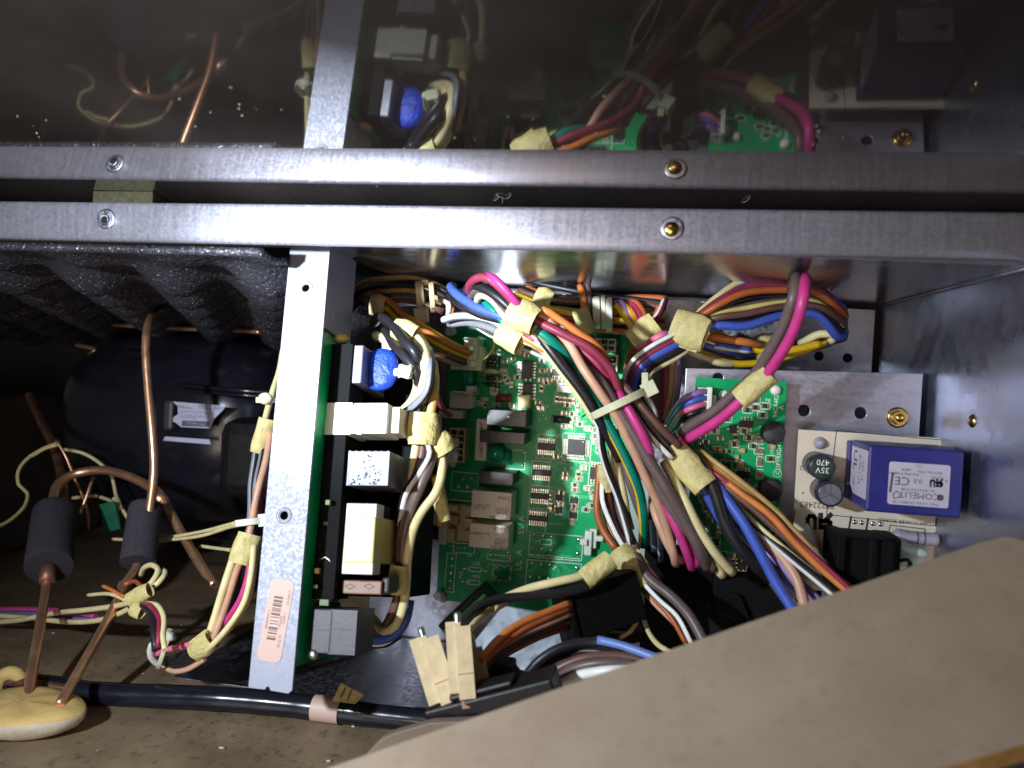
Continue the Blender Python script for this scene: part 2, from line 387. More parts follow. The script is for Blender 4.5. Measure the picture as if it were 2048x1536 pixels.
    def ell(s, c, rx, ry, rz, mi=0, n=20, m=12, ax=(X, Y, Z), p=1.0, jitter=0):
        c = Vector(c); vs = []
        sp = lambda q: math.copysign(abs(q)**p, q)
        for i in range(m+1):
            th = math.pi*i/m
            for k in range(n):
                ph = 2*math.pi*k/n
                j = 1+random.uniform(-jitter, jitter)
                vs.append(c+ax[0]*(rx*sp(math.sin(th))*sp(math.cos(ph))*j)+ax[1]*(ry*sp(math.sin(th))*sp(math.sin(ph))*j)+ax[2]*(rz*sp(math.cos(th))))
        fs = [(i*n+k, (i+1)*n+k, (i+1)*n+(k+1) % n, i*n+(k+1) % n) for i in range(m) for k in range(n)]
        return s.add(vs, fs, mi, True)
    def line(s, a, b, wd, nrm=Z, mi=0):
        a, b = Vector(a), Vector(b); t = (b-a)
        if t.length < 1e-6: return s
        t.normalize(); q = t.cross(nrm)*(wd/2); e = t*(wd/2)
        return s.add([a-q-e, b-q+e, b+q+e, a+q-e], [(0, 1, 2, 3)] if (b-a).cross(q).dot(nrm) > 0 else [(3, 2, 1, 0)], mi)
    def poly(s, pts, wd, nrm=Z, mi=0, closed=True):
        k = len(pts)
        for i in range(k if closed else k-1): s.line(pts[i], pts[(i+1) % k], wd, nrm, mi)
        return s
    def quad(s, a, b, c, d, mi=0): return s.add([a, b, c, d], [(0, 1, 2, 3)], mi)
    def text(s, t, c, right, up, size, mi=0, wscale=1.0):
        vs, fs = text_mesh(t)
        r = Vector(right).normalized()*size*wscale; u = Vector(up).normalized()*size
        return s.add([Vector(c)+r*v.x+u*v.y for v in vs], fs, mi)
    def build(s, name, mats, parent=None, bev=0.0, label=None, kind=None, origin=None):
        if not isinstance(mats, (list, tuple)): mats = [mats]
        if parent is None:
            if origin is None:
                lo = Vector((min(v[i] for v in s.v) for i in range(3))); hi = Vector((max(v[i] for v in s.v) for i in range(3)))
                origin = (lo+hi)/2; origin.y = lo.y
        else: origin = ORG[parent.name]
        me = bpy.data.meshes.new(name)
        me.from_pydata([(v-origin)*MM for v in s.v], [], s.f)
        for m in mats: me.materials.append(M[m] if isinstance(m, str) else m)
        me.polygons.foreach_set('material_index', s.m)
        me.polygons.foreach_set('use_smooth', s.sm)
        me.update()
        o = bpy.data.objects.new(name, me); COL.objects.link(o)
        if parent is None: o.location = origin*MM
        else: o.parent = parent
        ORG[o.name] = origin
        if bev:
            bm = o.modifiers.new('bevel', 'BEVEL'); bm.width = bev*MM; bm.segments = 2; bm.limit_method = 'ANGLE'; bm.angle_limit = R(40)
        if label: o['label'] = label
        if kind: o['kind'] = kind
        return o
ORG = {}
GROUPS = dict(copper_pipe='copper pipes in the left bay', copper_tube='thin copper tubes in the left bay', wire_harness='wire harnesses round the boards',
              spade_connector='tan spade connectors', rubber_sleeve='black foam sleeves on the pipes', wire_plug='plugs at the left edge of the main board', sensor_lead='thin sensor leads')
def tag(o, label, cat, group=None):
    o['label'] = label; o['category'] = cat
    group = group or GROUPS.get(o.name.split('.')[0])
    if group: o['group'] = group
    return o
def thing(name, label, cat, loc, group=None):
    o = bpy.data.objects.new(name, None); COL.objects.link(o); o.empty_display_size = 0.01
    o.location = Vector(loc)*MM; ORG[o.name] = Vector(loc)
    return tag(o, label, cat, group)
def struct(o): o['kind'] = 'structure'; return o
def inst(me, name, parent, loc, rz=0, scale=None):
    """copy of a small part sharing mesh data; loc in world mm"""
    o = bpy.data.objects.new(name, me); COL.objects.link(o); o.parent = parent
    o.location = (Vector(loc)-ORG[parent.name])*MM; o.rotation_euler = (0, 0, rz)
    if scale: o.scale = scale
    return o
def mesh_of(mb, name, mats):
    me = bpy.data.meshes.new(name); me.from_pydata([v*MM for v in mb.v], [], mb.f)
    for m in mats: me.materials.append(M[m])
    me.polygons.foreach_set('material_index', mb.m); me.polygons.foreach_set('use_smooth', mb.sm); me.update()
    return me
def circ(c, r, n=20, ax=X, ay=Y): return [Vector(c)+ax*(math.cos(2*math.pi*k/n)*r)+ay*(math.sin(2*math.pi*k/n)*r) for k in range(n)]
def rrect(x0, y0, x1, y1, r, z, n=5):
    pts = []
    for cx, cy, a0 in ((x1-r, y1-r, 0), (x0+r, y1-r, 90), (x0+r, y0+r, 180), (x1-r, y0+r, 270)):
        for k in range(n+1):
            a = R(a0+90*k/n); pts.append(Vector((cx+r*math.cos(a), cy+r*math.sin(a), z)))
    return pts
def cbox(mb, px0, py0, px1, py1, z0, z1, mi=0):
    """axis-aligned box whose top (z1) face has these corners in view"""
    a, b = P(px0, py0, z1), P(px1, py1, z1)
    return mb.box((min(a.x, b.x), min(a.y, b.y), z0), (max(a.x, b.x), max(a.y, b.y), z1), mi)

# wires, tapes and ties of a harness
def wire(parent, pts, col, rpx=9, stripe=None, sides=(0, 1), name='wire', r=None, n=10, step=2.2):
    W = [P(*p) for p in pts]
    zc = sum(p[2] for p in pts)/len(pts)
    rr = r if r else rpx*0.86*mmpx(zc)
    path = crom(W, step)
    mb = MB().tube(path, rr, n, 0, stripe=sides if stripe else None)
    lab = (WN.get(col, col) + (' wire with %s stripe' % WN.get(stripe, stripe) if stripe else ' wire'))
    return mb.build(name, ['w_'+col]+(['w_'+stripe] if stripe else []), parent, label=lab)
def bundle(parent, path, cols, rad=4.0, rpx=7, sq=0.8, seed=1):
    """wires laid side by side about one centre path"""
    rnd = random.Random(seed); W = crom([P(*p) for p in path], 3.0); N = len(W); n = len(cols)
    zc = sum(p[2] for p in path)/len(path)
    r = rpx*0.8*mmpx(zc)
    for i, c in enumerate(cols):
        c, st = c if isinstance(c, tuple) else (c, None)
        a0 = i*2.399963; rr = rad*math.sqrt((i+0.5)/n); ph = rnd.uniform(0, 6)
        pts = []
        for k, p in enumerate(W):
            t = (W[min(k+1, N-1)]-W[max(k-1, 0)]).normalized()
            u = (CAM-p).normalized(); u = (u-t*u.dot(t)).normalized(); v = t.cross(u)
            a = a0+0.25*math.sin(k*0.13+ph)
            q = rr*(1+0.22*math.sin(k*0.21+ph*2))
            pts.append(p+u*(q*math.cos(a)*sq)+v*(q*math.sin(a)))
        mb = MB().tube(pts, r, 9, 0, stripe=(0, 1) if st else None)
        mb.build('wire', ['w_'+c]+(['w_'+st] if st else []), parent,
                 label=WN.get(c, c)+(' wire with %s stripe' % WN.get(st, st) if st else ' wire'))
def tape(parent, p0, p1, wpx, depth=0.7, flag=None, mat='tape', seed=0, name='tape_wrap'):
    a, b = P(*p0), P(*p1); z = (p0[2]+p1[2])/2
    r = wpx/2*mmpx(z); rnd = random.Random(seed); ph = [rnd.uniform(0, 6) for _ in range(6)]
    up = (CAM-a).normalized()
    pts = [a.lerp(b, t/12) for t in range(13)]
    f = lambda an, t: 0.94+0.10*math.sin(math.pi*t)+0.05*math.sin(2*an+ph[0])+0.04*math.sin(3*an+ph[1]+3*t)+0.03*math.sin(7*t+ph[2])+0.025*math.sin(5*an+9*t+ph[3])
    mb = MB().tube(pts, r, 22, 0, ry=r*depth, up=up, rfun=f, cap=False)
    mb.tube(list(reversed(pts)), r*0.96, 22, 0, ry=r*depth*0.96, up=up, rfun=lambda an, t: f(-an, 1-t), cap=False)
    if flag:
        t = (b-a).normalized(); side = t.cross(up).normalized(); L = flag*mmpx(z)
        for s_ in (0.0, 0.35):
            o = a+side*(r*0.75*(1 if flag > 0 else -1)); mb.box((0, 0, s_-0.2), ((b-a).length*0.9, L, s_), 0, (t, side, up), o)
    return mb.build(name, mat, parent)
def tie(parent, p0, p1, z, wpx=10, head=True, tail=None, mat='wax', depth=6.0, bulge=0.0):
    """cable tie seen from p0 to p1 across a bundle"""
    a, b = P(p0[0], p0[1], z), P(p1[0], p1[1], z)
    c = (a+b)/2; h = (b-a)/2; up = (CAM-c).normalized(); up = (up-h.normalized()*up.dot(h.normalized())).normalized()
    pts = [c+h*math.cos(t)+up*(depth*math.sin(t)) for t in [math.pi*(-0.05+k*2.08/36) for k in range(37)]]
    ax = h.normalized().cross(up)
    wd = wpx*mmpx(z)
    vs = []; fs = []
    for i, p in enumerate(pts):
        o = (p-c).normalized()
        for e in ((-wd/2, 0), (wd/2, 0), (wd/2, 0.9), (-wd/2, 0.9)): vs.append(p+ax*e[0]+o*e[1])
    for i in range(len(pts)-1):
        for k in range(4): fs.append((i*4+k, i*4+(k+1) % 4, i*4+4+(k+1) % 4, i*4+4+k))
    mb = MB().add(vs, fs, 0, False)
    if head:
        o = b; t = h.normalized()
        mb.box((-wd*0.3, -wd*0.95, -1.5), (wd*1.6, wd*0.95, wd*1.3), 0, (t, ax, up), o)
    if tail:
        q = P(tail[0], tail[1], z+2); t = (q-b).normalized(); s_ = t.cross(up).normalized()
        mb.box((0, -wd*0.42, 0), ((q-b).length, wd*0.42, 0.9), 0, (t, s_, up), b)
    return mb.build('cable_tie', mat, parent, bev=0.25)

# ================================================================== THE COMPARTMENT
def yw(x): return 43.75-0.018*x                    # upper wall height at x
mir_y = lambda x, z: -0.0035*x+0.15*z+41.0
# upper wall (shiny sheet behind the rail)
m = MB()
m.add([(-137, yw(-137), 3), (113, yw(113), 3), (115, yw(115), 137), (-137, yw(-137), 137),
       (-137, yw(-137)+1.2, 3), (113, yw(113)+1.2, 3), (115, yw(115)+1.2, 137), (-137, yw(-137)+1.2, 137)],
      [(0, 1, 2, 3), (7, 6, 5, 4), (4, 5, 1, 0), (5, 6, 2, 1), (6, 7, 3, 2), (7, 4, 0, 3)])
struct(m.build('upper_wall', 'wall'))
# back wall with two holes
def hole(px, py, rpx, z): return circ(P(px, py, z), rpx*mmpx(z), 20)
m = MB()
m.prism([(-150, -150.5, 0), (105.3, -150.5, 0), (105.3, yw(106)-2.6, 0), (-150, yw(-150)-2.6, 0)], (0, 0, -1.2), 0,
        [hole(1638, 712, 9, 0), hole(1695, 716, 9, 0)])
struct(m.build('back_wall', 'back'))
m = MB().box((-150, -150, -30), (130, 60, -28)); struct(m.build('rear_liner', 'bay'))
# side wall on the right, leaning outwards a little
m = MB()
w0, w1 = Vector((108.0, 0, 2)), Vector((117, 0, 150))
dn = (w1-w0).normalized(); sd = Y.cross(dn).normalized()
scr = [Vector((w0.x, yw(108), 2))]
m.box((0, 0, 0), (1.2, yw(108)+150.5-1.0, (w1-w0).length), 0, (sd if sd.x > 0 else -sd, Y, dn), Vector((108.0, -150.5, 2)))
struct(m.build('side_wall', 'side'))
m = MB().tube([Vector((106.9, yw(108)-0.6, 3)), Vector((115.6, yw(116)-0.6, 148))], 0.55, 8); struct(m.build('wall_seam', 'galv'))
sp = PN(1945, 842, w0, sd); nin = -sd if sd.x > 0 else sd
m = MB().lathe(sp, nin, [(-0.2, 2.6), (0.3, 2.4), (0.8, 1.9), (1.3, 1.1), (1.5, 0.2)], 20)
tag(m.build('screw_tip', 'brass'), 'blurred brass screw tip poking through the shiny right-hand side wall', 'screw')
# floor
m = MB().box((-620, -154, -170), (330, -151, 330)); struct(m.build('floor', 'floor'))
# dark shell of the compressor bay on the left
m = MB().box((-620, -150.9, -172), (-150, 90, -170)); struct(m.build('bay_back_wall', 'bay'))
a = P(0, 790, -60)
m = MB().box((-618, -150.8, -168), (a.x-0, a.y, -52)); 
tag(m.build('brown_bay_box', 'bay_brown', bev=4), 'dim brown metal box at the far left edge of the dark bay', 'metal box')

# glossy dark panel that mirrors the compartment
m = MB()
vs = []
for x in (-560, 420):
    for z in (100, 330):
        vs += [(x, mir_y(x, z), z), (x, mir_y(x, z)+2, z)]
m.add(vs, [(0, 4, 6, 2), (1, 3, 7, 5), (0, 2, 3, 1), (4, 5, 7, 6), (0, 1, 5, 4), (2, 6, 7, 3)])
mir = thing('access_panel', 'large dark glossy panel mirroring the wires above the metal rail', 'panel', (0, mir_y(0, 140), 140))
pm = m.build('sheet', 'mirror', mir)
# lint and specks stuck on the panel
def on_mirror(px, py, lift=0.25):
    n = Vector((-0.0035, -1, 0.15)).normalized()
    return PN(px, py, Vector((0, mir_y(0, 0), 0)), n)+n*lift
m = MB()
for a_, b_ in (((992, 388), (1020, 398)), ((1005, 393), (1004, 406)), ((998, 390), (988, 400)), ((1012, 395), (1022, 388)), ((1484, 404), (1500, 392))):
    p, q = on_mirror(*a_), on_mirror(*b_); mid = (p+q)/2+Vector((0.3, -0.5, 0.4))
    m.tube(crom([p, mid, q], 0.5), 0.11, 5)
tag(m.build('lint_fluff', 'lint'), 'tiny tuft of pale lint stuck on the dark panel by the rail', 'lint')
rnd = random.Random(3)
m = MB()
for (cx, cy, sx, sy, k) in ((75, 255, 60, 30, 5), (490, 225, 140, 50, 11), (1640, 255, 60, 40, 4), (900, 250, 300, 60, 8), (1120, 365, 800, 16, 10)):
    for _ in range(k):
        p = on_mirror(cx+rnd.gauss(0, sx/2), cy+rnd.gauss(0, sy/2), 0.1); s_ = rnd.uniform(0.08, 0.22)
        m.ell(p, s_*rnd.uniform(1, 2.2), s_*0.5, s_, 0, 6, 4)
o = m.build('dust', 'debris'); o['kind'] = 'stuff'

# metal rail across the opening
rail = thing('metal_rail', 'bright scuffed metal rail running across the whole opening', 'rail', (0, 43, 140))
m = MB()
x0, x1 = -430, 300
def rl(x): return 42.7+(x+263)*0.0009, 57.9+(x+263)*0.0016
prof = [(0.0, 138.6), (0.9, 139.5), (2.6, 140.0), (5.2, 140.25), (9.0, 140.2), (13.6, 140.0), (14.7, 139.6), (15.2, 138.8)]
prof = prof+[(y_*0.97+0.25, z_-1.2) for y_, z_ in reversed(prof)]
n_ = len(prof); vs = []
for xx in (x0, x1):
    b_, t_ = rl(xx)
    vs += [(xx, b_+(t_-b_)*y_/15.2, z_) for y_, z_ in prof]
m.add(vs, [(k, k+n_, (k+1) % n_+n_, (k+1) % n_) for k in range(n_)]+[tuple(range(n_)), tuple(n_+k for k in reversed(range(n_)))], 0, True)
m.build('face', 'galv_rail', rail)
m = MB(); m.add([(x0, rl(x0)[1]-0.1, 138.3), (x1, rl(x1)[1]-0.1, 138.3), (x1, rl(x1)[1]-1.6, 138.3), (x0, rl(x0)[1]-1.6, 138.3),
                (x0, rl(x0)[1]-0.1, 118), (x1, rl(x1)[1]-0.1, 118), (x1, rl(x1)[1]-1.6, 118), (x0, rl(x0)[1]-1.6, 118)],
               [(0, 3, 2, 1), (4, 5, 6, 7), (0, 1, 5, 4), (3, 7, 6, 2), (0, 4, 7, 3), (1, 2, 6, 5)])
m.build('top_flange', 'galv', rail)
def screw(px, py, mats, parent, ring):
    c = P(px, py, 140)
    o = MB().lathe(c, Z, [(-0.1, 4.1), (0.35, 4.0), (0.55, 3.4), (0.5, 2.6)], 26).build('dimple', 'galv', parent)
    q = MB(); k = c+Vector((-0.4, -0.3, 0))
    q.lathe(k, Z, [(0.3, 2.4), (1.0, 2.3), (1.3, 1.9)] if ring is None else [(0.3, 2.6), (1.0, 2.5), (1.5, 1.8), (1.7, 0.4)], 18, 0)
    if ring is None: q.lathe(k+Vector((0.45, -0.3, 0)), Z, [(1.2, 1.5), (1.4, 1.4)], 16, 1)
    q.build('screw', mats, parent, label=ring)
screw(213, 438, ['galv', 'black'], rail, None)
screw(1345, 457, ['brass', 'brass'], rail, 'brass coloured screw')
a, b = P(192, 405, 137), P(312, 384, 137)
o = MB().box((a.x, a.y-1.5, 124), (b.x, b.y-0.2, 139.0)).build('foam_pad', 'pad', bev=0.4)
tag(o, 'small olive foam pad tucked behind the top edge of the rail', 'foam pad')

# glittery liner above the compressor bay
yb = P(300, 655, -100).y
m = MB(); NX, NZ = 150, 90
gx = lambda i: -560+(-150+560)*i/NX
gz = lambda j: 136-(136+150)*j/NZ
def ly(x, z):
    t = (136-z)/236
    base = 43+(yb-43)*t
    c1 = (x-0.55*z)/78.0
    e = math.sin(2*math.pi*(x+0.30*z)/47.0+0.4)*math.sin(2*math.pi*(z-0.1*x)/58.0+0.9)
    rid = math.sin(2*math.pi*(x*0.6+z)/19.0)*max(0, min(1, (35-z)/50))*max(0, min(1, (x+330)/60))
    return base-1.0-11.0*max(-0.2, e)*max(0, min(1, (134-z)/30))-1.6*rid
m.add([(gx(i), ly(gx(i), gz(j)), gz(j)) for j in range(NZ+1) for i in range(NX+1)],
      [(j*(NX+1)+i, (j+1)*(NX+1)+i, (j+1)*(NX+1)+i+1, j*(NX+1)+i+1) for j in range(NZ) for i in range(NX)], 0, True)
o = m.build('insulation_liner', 'liner'); sm_ = o.modifiers.new('thick', 'SOLIDIFY'); sm_.thickness = 0.003; sm_.offset = 1
tag(o, 'wavy glittering black insulation liner above the compressor', 'insulation')

# ================================================================== BRACKET WITH ITS UPRIGHT BOARD
TL, TR = P(583, 500, 112), P(659, 505, 112)
BL, BR = P(497, 1374, 152), P(585, 1382, 152)
bu = (BL-TL).normalized()                    # down along the bracket
bx = (TR-TL); bx = (bx-bu*bx.dot(bu)).normalized()
bn = bx.cross(-bu).normalized()              # towards the viewer
if bn.z < 0: bn = -bn
def Q(px, py, d): return PN(px, py, TL-bn*d, bn)
brk = thing('mounting_bracket', 'tall bright metal bracket with barcode sticker standing left of the boards', 'bracket', BL)
m = MB()
blen = (BL-TL).length
hol = [circ(Q(611, 576, 0), 9*0.19, 18, bx, bu), circ(Q(568, 1031, 0), 10*0.175, 18, bx, bu)]
tl, tr, br_, bl = Q(583, 470, 0), Q(662, 470, 0), Q(583, 1383, 0), Q(497, 1374, 0)
nt_ = [Q(530, 1379, 0), Q(532, 1374, 0), Q(538, 1373, 0), Q(541, 1381, 0)]
br2 = [Q(576, 1387, 0), Q(584, 1380, 0)]
m.prism([tl, bl]+nt_+br2+[tr], -bn*1.4, 0, hol)
m.build('front_face', 'galv_bracket', brk)
m = MB()
# side flanges
fe = tr+bu*((Q(644, 652, 0)-tr).dot(bu))
m.prism([tr-bn*1.3, fe-bn*1.3, fe-bn*30, tr-bn*30], -bx*1.2)
m.build('side_flange', 'galv_bracket', brk)
m = MB().prism([tl-bn*1.3, tl-bn*30, bl-bn*30, bl-bn*1.3], bx*1.2).build('side_flange', 'galv_bracket', brk)
for (px, py, r) in ((611, 576, 3.2), (568, 1031, 3.2)):
    c = Q(px, py, 0)
    m = MB().lathe(c, bn, [(-0.05, r), (0.25, r*0.97), (0.3, r*0.72), (0.1, r*0.62)], 26)
    m.f = m.f[:-2]; m.m = m.m[:-2]; m.sm = m.sm[:-2]
    m.build('hole_rim', 'galv_bracket', brk)
# black sheet behind the holes is the back of the channel
# sticker
s0, s1 = Q(529, 1163, 0), Q(581, 1163, 0)
cs = Q(552, 1240, 0)
ub = (Q(538, 1316, 0)-Q(566, 1163, 0)).normalized(); xb = ub.cross(bn); xb = xb if xb.x > 0 else -xb
def SB(u, v, h): return cs+xb*u+ub*v+bn*h
hw, hl = 4.7, 14.6
rr = [SB(p.x, p.y, 0.22) for p in rrect(-hw, -hl, hw, hl, 2.0, 0)]
st = MB().prism(list(reversed(rr)), -bn*0.2).build('barcode_sticker', 'sticker', brk)
pr = MB()
rb = random.Random(11); v = -8.4
while v < 7.2:
    t = rb.choice((0.25, 0.3, 0.5, 0.75)); pr.quad(SB(-2.2, v, .3), SB(-2.2, v+t, .3), SB(1.3, v+t, .3), SB(1.3, v, .3)); v += t+rb.choice((0.22, 0.3, 0.55))
    if rb.random() < 0.1: v += 0.5
pr.text('EBG38946251.2', SB(-3.2, 0.2, .3), -ub, -xb, 1.0)
pr.text('OU30017', SB(3.6, -8.4, .3), -ub, -xb, 1.3)
pr.text('CCW-1', SB(3.2, -1.0, .3), -ub, -xb, 1.3)
pr.text('02-22 O', SB(2.9, 7.2, .3), -ub, -xb, 1.3)
pr.text('1 0000000028', SB(2.0, 0.6, .3), -ub, -xb, 0.8)
pr.build('print', 'ink_brown', st)

# upright power board screwed to the bracket
sb = thing('relay_power_board', 'narrow green board of tall parts standing upright against the bracket', 'circuit board', Q(640, 1340, 6))
Xe = TR+bx*0.9                                 # board plane just right of the bracket
m = MB()
def SP(px, py, d):  # oriented box corner
    p = Q(px, py, d)-TL
    return Vector((p.dot(bx), p.dot(bu), -d))
def sbox(mb, px0, py0, px1, py1, d, depth, mi=0):
    a, b = SP(px0, py0, d), SP(px1, py1, d)
    return mb.box((a.x, a.y, -d-depth), (b.x, b.y, -d), mi, (bx, bu, bn), TL)
xR = (TR-TL).dot(bx)
ya = SP(640, 668, 6).y; ybm = SP(600, 1330, 6).y
m.box((xR-1.7, ya, -40), (xR-0.1, ybm, -1.6), 0, (bx, bu, bn), TL)
m.build('board', 'pcb', sb)
xb0 = xR-0.1
def side_box(py0, py1, d, depth, w, name, mats, bev=0.25, x0=0.0, parent=None):
    """box standing off the upright board: rows py0..py1 (seen at the board), d behind the front, w off the board"""
    y0 = SP(640, py0, d).y; y1 = SP(640, py1, d).y
    return MB().box((xb0+x0, y0, -d-depth), (xb0+x0+w, y1, -d), 0, (bx, bu, bn), TL).build(name, mats, parent or sb, bev=bev)
def SL(px, py, d): return Q(px, py, d)
m = MB(); sbox(m, 690, 700, 812, 1196, 46, 40); m.build('shade_box', 'matte_black', sb, bev=1.0, label='black box added for the shade behind the tall parts')  # added black box, stands in for the deep shade between the tall parts
m = MB(); sbox(m, 663, 688, 667, 1200, 11, 16); m.build('shade_strip', 'matte_black', sb, bev=.2)  # added black strip, covers the lit board face where shade belongs
# yellow disc capacitor
m = MB().ell(SL(680, 677, 16), 4.0, 2.2, 2.6, 0, 16, 10, (bx, bu, bn)); m.build('disc_capacitor', 'mustard', sb, label='yellow disc capacitor')
# black choke and its heat sink
m = MB(); sbox(m, 668, 690, 708, 768, 14, 26); m.build('choke', 'black', sb, bev=0.4)
m = MB(); sbox(m, 708, 690, 722, 766, 12, 30); m.build('heat_sink', 'alu', sb, bev=0.5)
# blue varistor
c = SL(762, 739, 22)
m = MB().ell(c, 7.6, 9.2, 3.2, 0, 28, 16, (bx, bu, bn), p=0.9); 
m.tube([c-bx*5-bu*1.5, c-bx*13-bu*2], 0.45, 6, 1); m.tube([c-bx*5+bu*2.5, c-bx*13+bu*2], 0.45, 6, 1)
m.build('varistor', ['blue_cap', 'tin'], sb, label='round bright blue varistor')
m = MB(); sbox(m, 722, 700, 738, 775, 24, 14); m.build('film_capacitor', 'blue_tr', sb, bev=0.8)
m = MB().lathe(SL(690, 786, 14), bn, [(-6, 2.4), (0, 2.4), (1.2, 1.8), (1.8, 0.5)], 14); m.build('indicator_lamp', 'tin', sb)
# white plug in its header
m = MB(); sbox(m, 647, 805, 701, 869, 10, 18); hd = m.build('plug_header', 'white_nylon', sb, bev=0.4, label='white wire plug header')
m = MB(); sbox(m, 703, 811, 772, 867, 9.0, 17); sbox(m, 707, 806, 775, 811, 11, 12); sbox(m, 772, 814, 797, 866, 12, 13); sbox(m, 733, 811.5, 775, 815, 8.7, 1)
sbox(m, 713, 862, 723, 869, 8.4, 3)
m.build('plug', 'white_nylon', sb, bev=0.35, label='white plug with cream and black wires')
# big heat sink with fins
m = MB(); sbox(m, 700, 902, 776, 972, 9, 2.0)
a = SP(776, 902, 11); b = SP(776, 972, 11); a0_ = SP(700, 902, 11)
hs = m.build('heat_sink', 'alu', sb, bev=0.3, label='square silver heat sink with black specks')
m = MB()
for k in range(7):
    x = a0_.x+(a.x-a0_.x)*k/6
    m.box((x-0.5, a.y, -40), (x+0.5, b.y, -11.05), 0, (bx, bu, bn), TL)
fo_ = m.build('fins', 'alu', hs); fo_['kind'] = 'stuff'
rb = random.Random(5); m = MB()
for k in range(46):
    px, py = rb.choice(((735, 915), (742, 935), (725, 950), (712, 960), (748, 960))); px += rb.gauss(0, 8); py += rb.gauss(0, 5)
    if 702 < px < 774 and 904 < py < 970: m.ell(SL(px, py, 8.95), rb.uniform(.15, .6), rb.uniform(.15, .5), 0.08, 0, 7, 4, (bx, bu, bn))
o = m.build('soot_specks', 'chip', hs); o['kind'] = 'stuff'
# transformer with yellow tape
tr_ = MB(); sbox(tr_, 693, 1006, 745, 1150, 10, 9); tf = tr_.build('transformer', 'core_face', sb, bev=0.4)
m = MB(); sbox(m, 692.5, 1032, 745.8, 1128, 9.6, 26); m.build('coil_tape', 'coil_tape', tf, bev=0.6, label='yellow tape around transformer')
m = MB(); sbox(m, 694, 1007, 744, 1149, 19.2, 18); m.build('core', 'ferrite', tf, bev=0.4)
# brown ribbed block, black plug
m = MB(); sbox(m, 685, 1160, 762, 1190, 16, 12); o = m.build('terminal_strip', 'brown_part', sb, bev=0.5)
m = MB()
for px in (700, 738): m.poly([SL(px-10, 1172, 15.9), SL(px, 1168, 15.9), SL(px+10, 1173, 15.9), SL(px, 1178, 15.9)], 0.35, bn)
m.build('marking', 'ink_brown', o)
m = MB(); sbox(m, 764, 1152, 778, 1188, 18, 12); m.build('capacitor', 'ferrite', sb, bev=1.0)
m = MB(); sbox(m, 628, 1218, 662, 1308, 7, 20); bp_ = m.build('black_plug', 'greyblack', sb, bev=0.5, label='grey-black plug with brown and blue wires')
m = MB(); sbox(m, 662.6, 1219, 709, 1311, 7, 20); sbox(m, 667, 1258, 704, 1260, 6.7, 1); sbox(m, 632, 1260, 658, 1262, 6.8, 1); m.build('plug_half', 'greyblack', bp_, bev=0.5)
m = MB(); sbox(m, 618, 1208, 640, 1312, 14, 18); m.build('plug_header', 'black', sb, bev=0.4)
# small parts along the upright board
m = MB(); c = SL(658, 947, 14); m.box((-6, -2.6, -6), (4, 2.6, 0), 0, (bx, bu, bn), c); m.build('inductor', 'cap_green', sb, bev=0.8)
m = MB().poly([SL(642, 937, 13), SL(674, 937, 13), SL(674, 957, 13), SL(642, 957, 13)], 0.6, bn); m.build('inductor_rim', 'trace', sb)
m = MB().cyl(SL(640, 1002, 22), SL(672, 1002, 22), 3.6, 3.6, 20); m.build('electrolytic_capacitor', 'cap_sleeve', sb)
m = MB().ell(SL(671, 998, 18), 1.0, 2.2, 1.8, 0, 14, 8, (bx, bu, bn)); m.build('capacitor_top', 'mustard', sb)
m = MB().ell(SL(676, 1103, 20), 1.4, 3.4, 2.0, 0, 14, 8, (bx, bu, bn)); m.build('disc_capacitor', 'mustard', sb)
rb = random.Random(8)
for k in range(30):
    py = 900+k*10.5; px = 655-(py-900)*0.09+rb.uniform(-4, 16); d = rb.uniform(8, 26)
    c = SL(px, py, d); m = MB()
    if k % 3 == 0:
        m.tube(crom([c, c+bx*2.5-bu*1.2, c+bx*5+bu*0.6], 1.0), 0.4, 6); m.build('pin', 'tin', sb)
    else:
        a_ = rb.uniform(1.2, 2.4); m.box((0, -a_/2, -a_/2), (a_*rb.uniform(.8, 1.8), a_/2, a_/2), 0, (bx, bu, bn), c)
        m.build('small_component', rb.choice(['mustard', 'ferrite', 'brown_part', 'coil_tape', 'pcb_core']), sb, bev=0.2)
m = MB()
for k in range(60):
    py = rb.uniform(680, 1300); px = 648-(py-660)*0.083; c = SL(px, py, rb.uniform(5, 30)); m.ell(c, .4, .5, .5, 0, 7, 5)
o = m.build('solder_joints', 'solder', sb); o['kind'] = 'stuff'
m = MB().lathe(SL(628, 1308, 8), bn, [(0, 2.0), (1.5, 1.8), (2, .5)], 14); m.build('screw_head', 'tin', sb)
m = MB().lathe(SL(660, 636, 10), bn, [(0, 2.0), (1.5, 1.8), (2, .5)], 14); m.build('screw_head', 'tin', sb)

# ================================================================== MAIN GREEN BOARD (lies on the back wall)
ZB = 10.0
mb_ = thing('main_circuit_board', 'large green circuit board with tan relays lying on the back wall', 'circuit board', P(1080, 930, ZB))
a, b = P(900, 650, ZB), P(1268, 1210, ZB)
BX0, BX1, BY0, BY1 = P(886, 930, ZB).x, P(1268, 930, ZB).x, P(990, 1212, ZB).y, P(990, 655, ZB).y
MBX = []
m = MB().box((BX0, BY0, ZB-1.6), (BX1, BY1, ZB)); m.build('board', 'pcb', mb_)
def B(px, py, h=0.0): return P(px, py, ZB+h)
silk = MB(); trc = MB()
SH = Vector((0, 0, 0.09)); 
def sl(*pts, w=0.28, closed=False): silk.poly([P(px, py, ZB)+SH for px, py in pts], w*1.25, Z, 0, closed)
def srect(x0, y0, x1, y1, w=0.28, tilt=0.085):
    dx = (y1-y0)*tilt; dy = (x1-x0)*tilt
    sl((x0, y0), (x1, y0+dy), (x1-dx, y1+dy), (x0-dx, y1), w=w, closed=True)
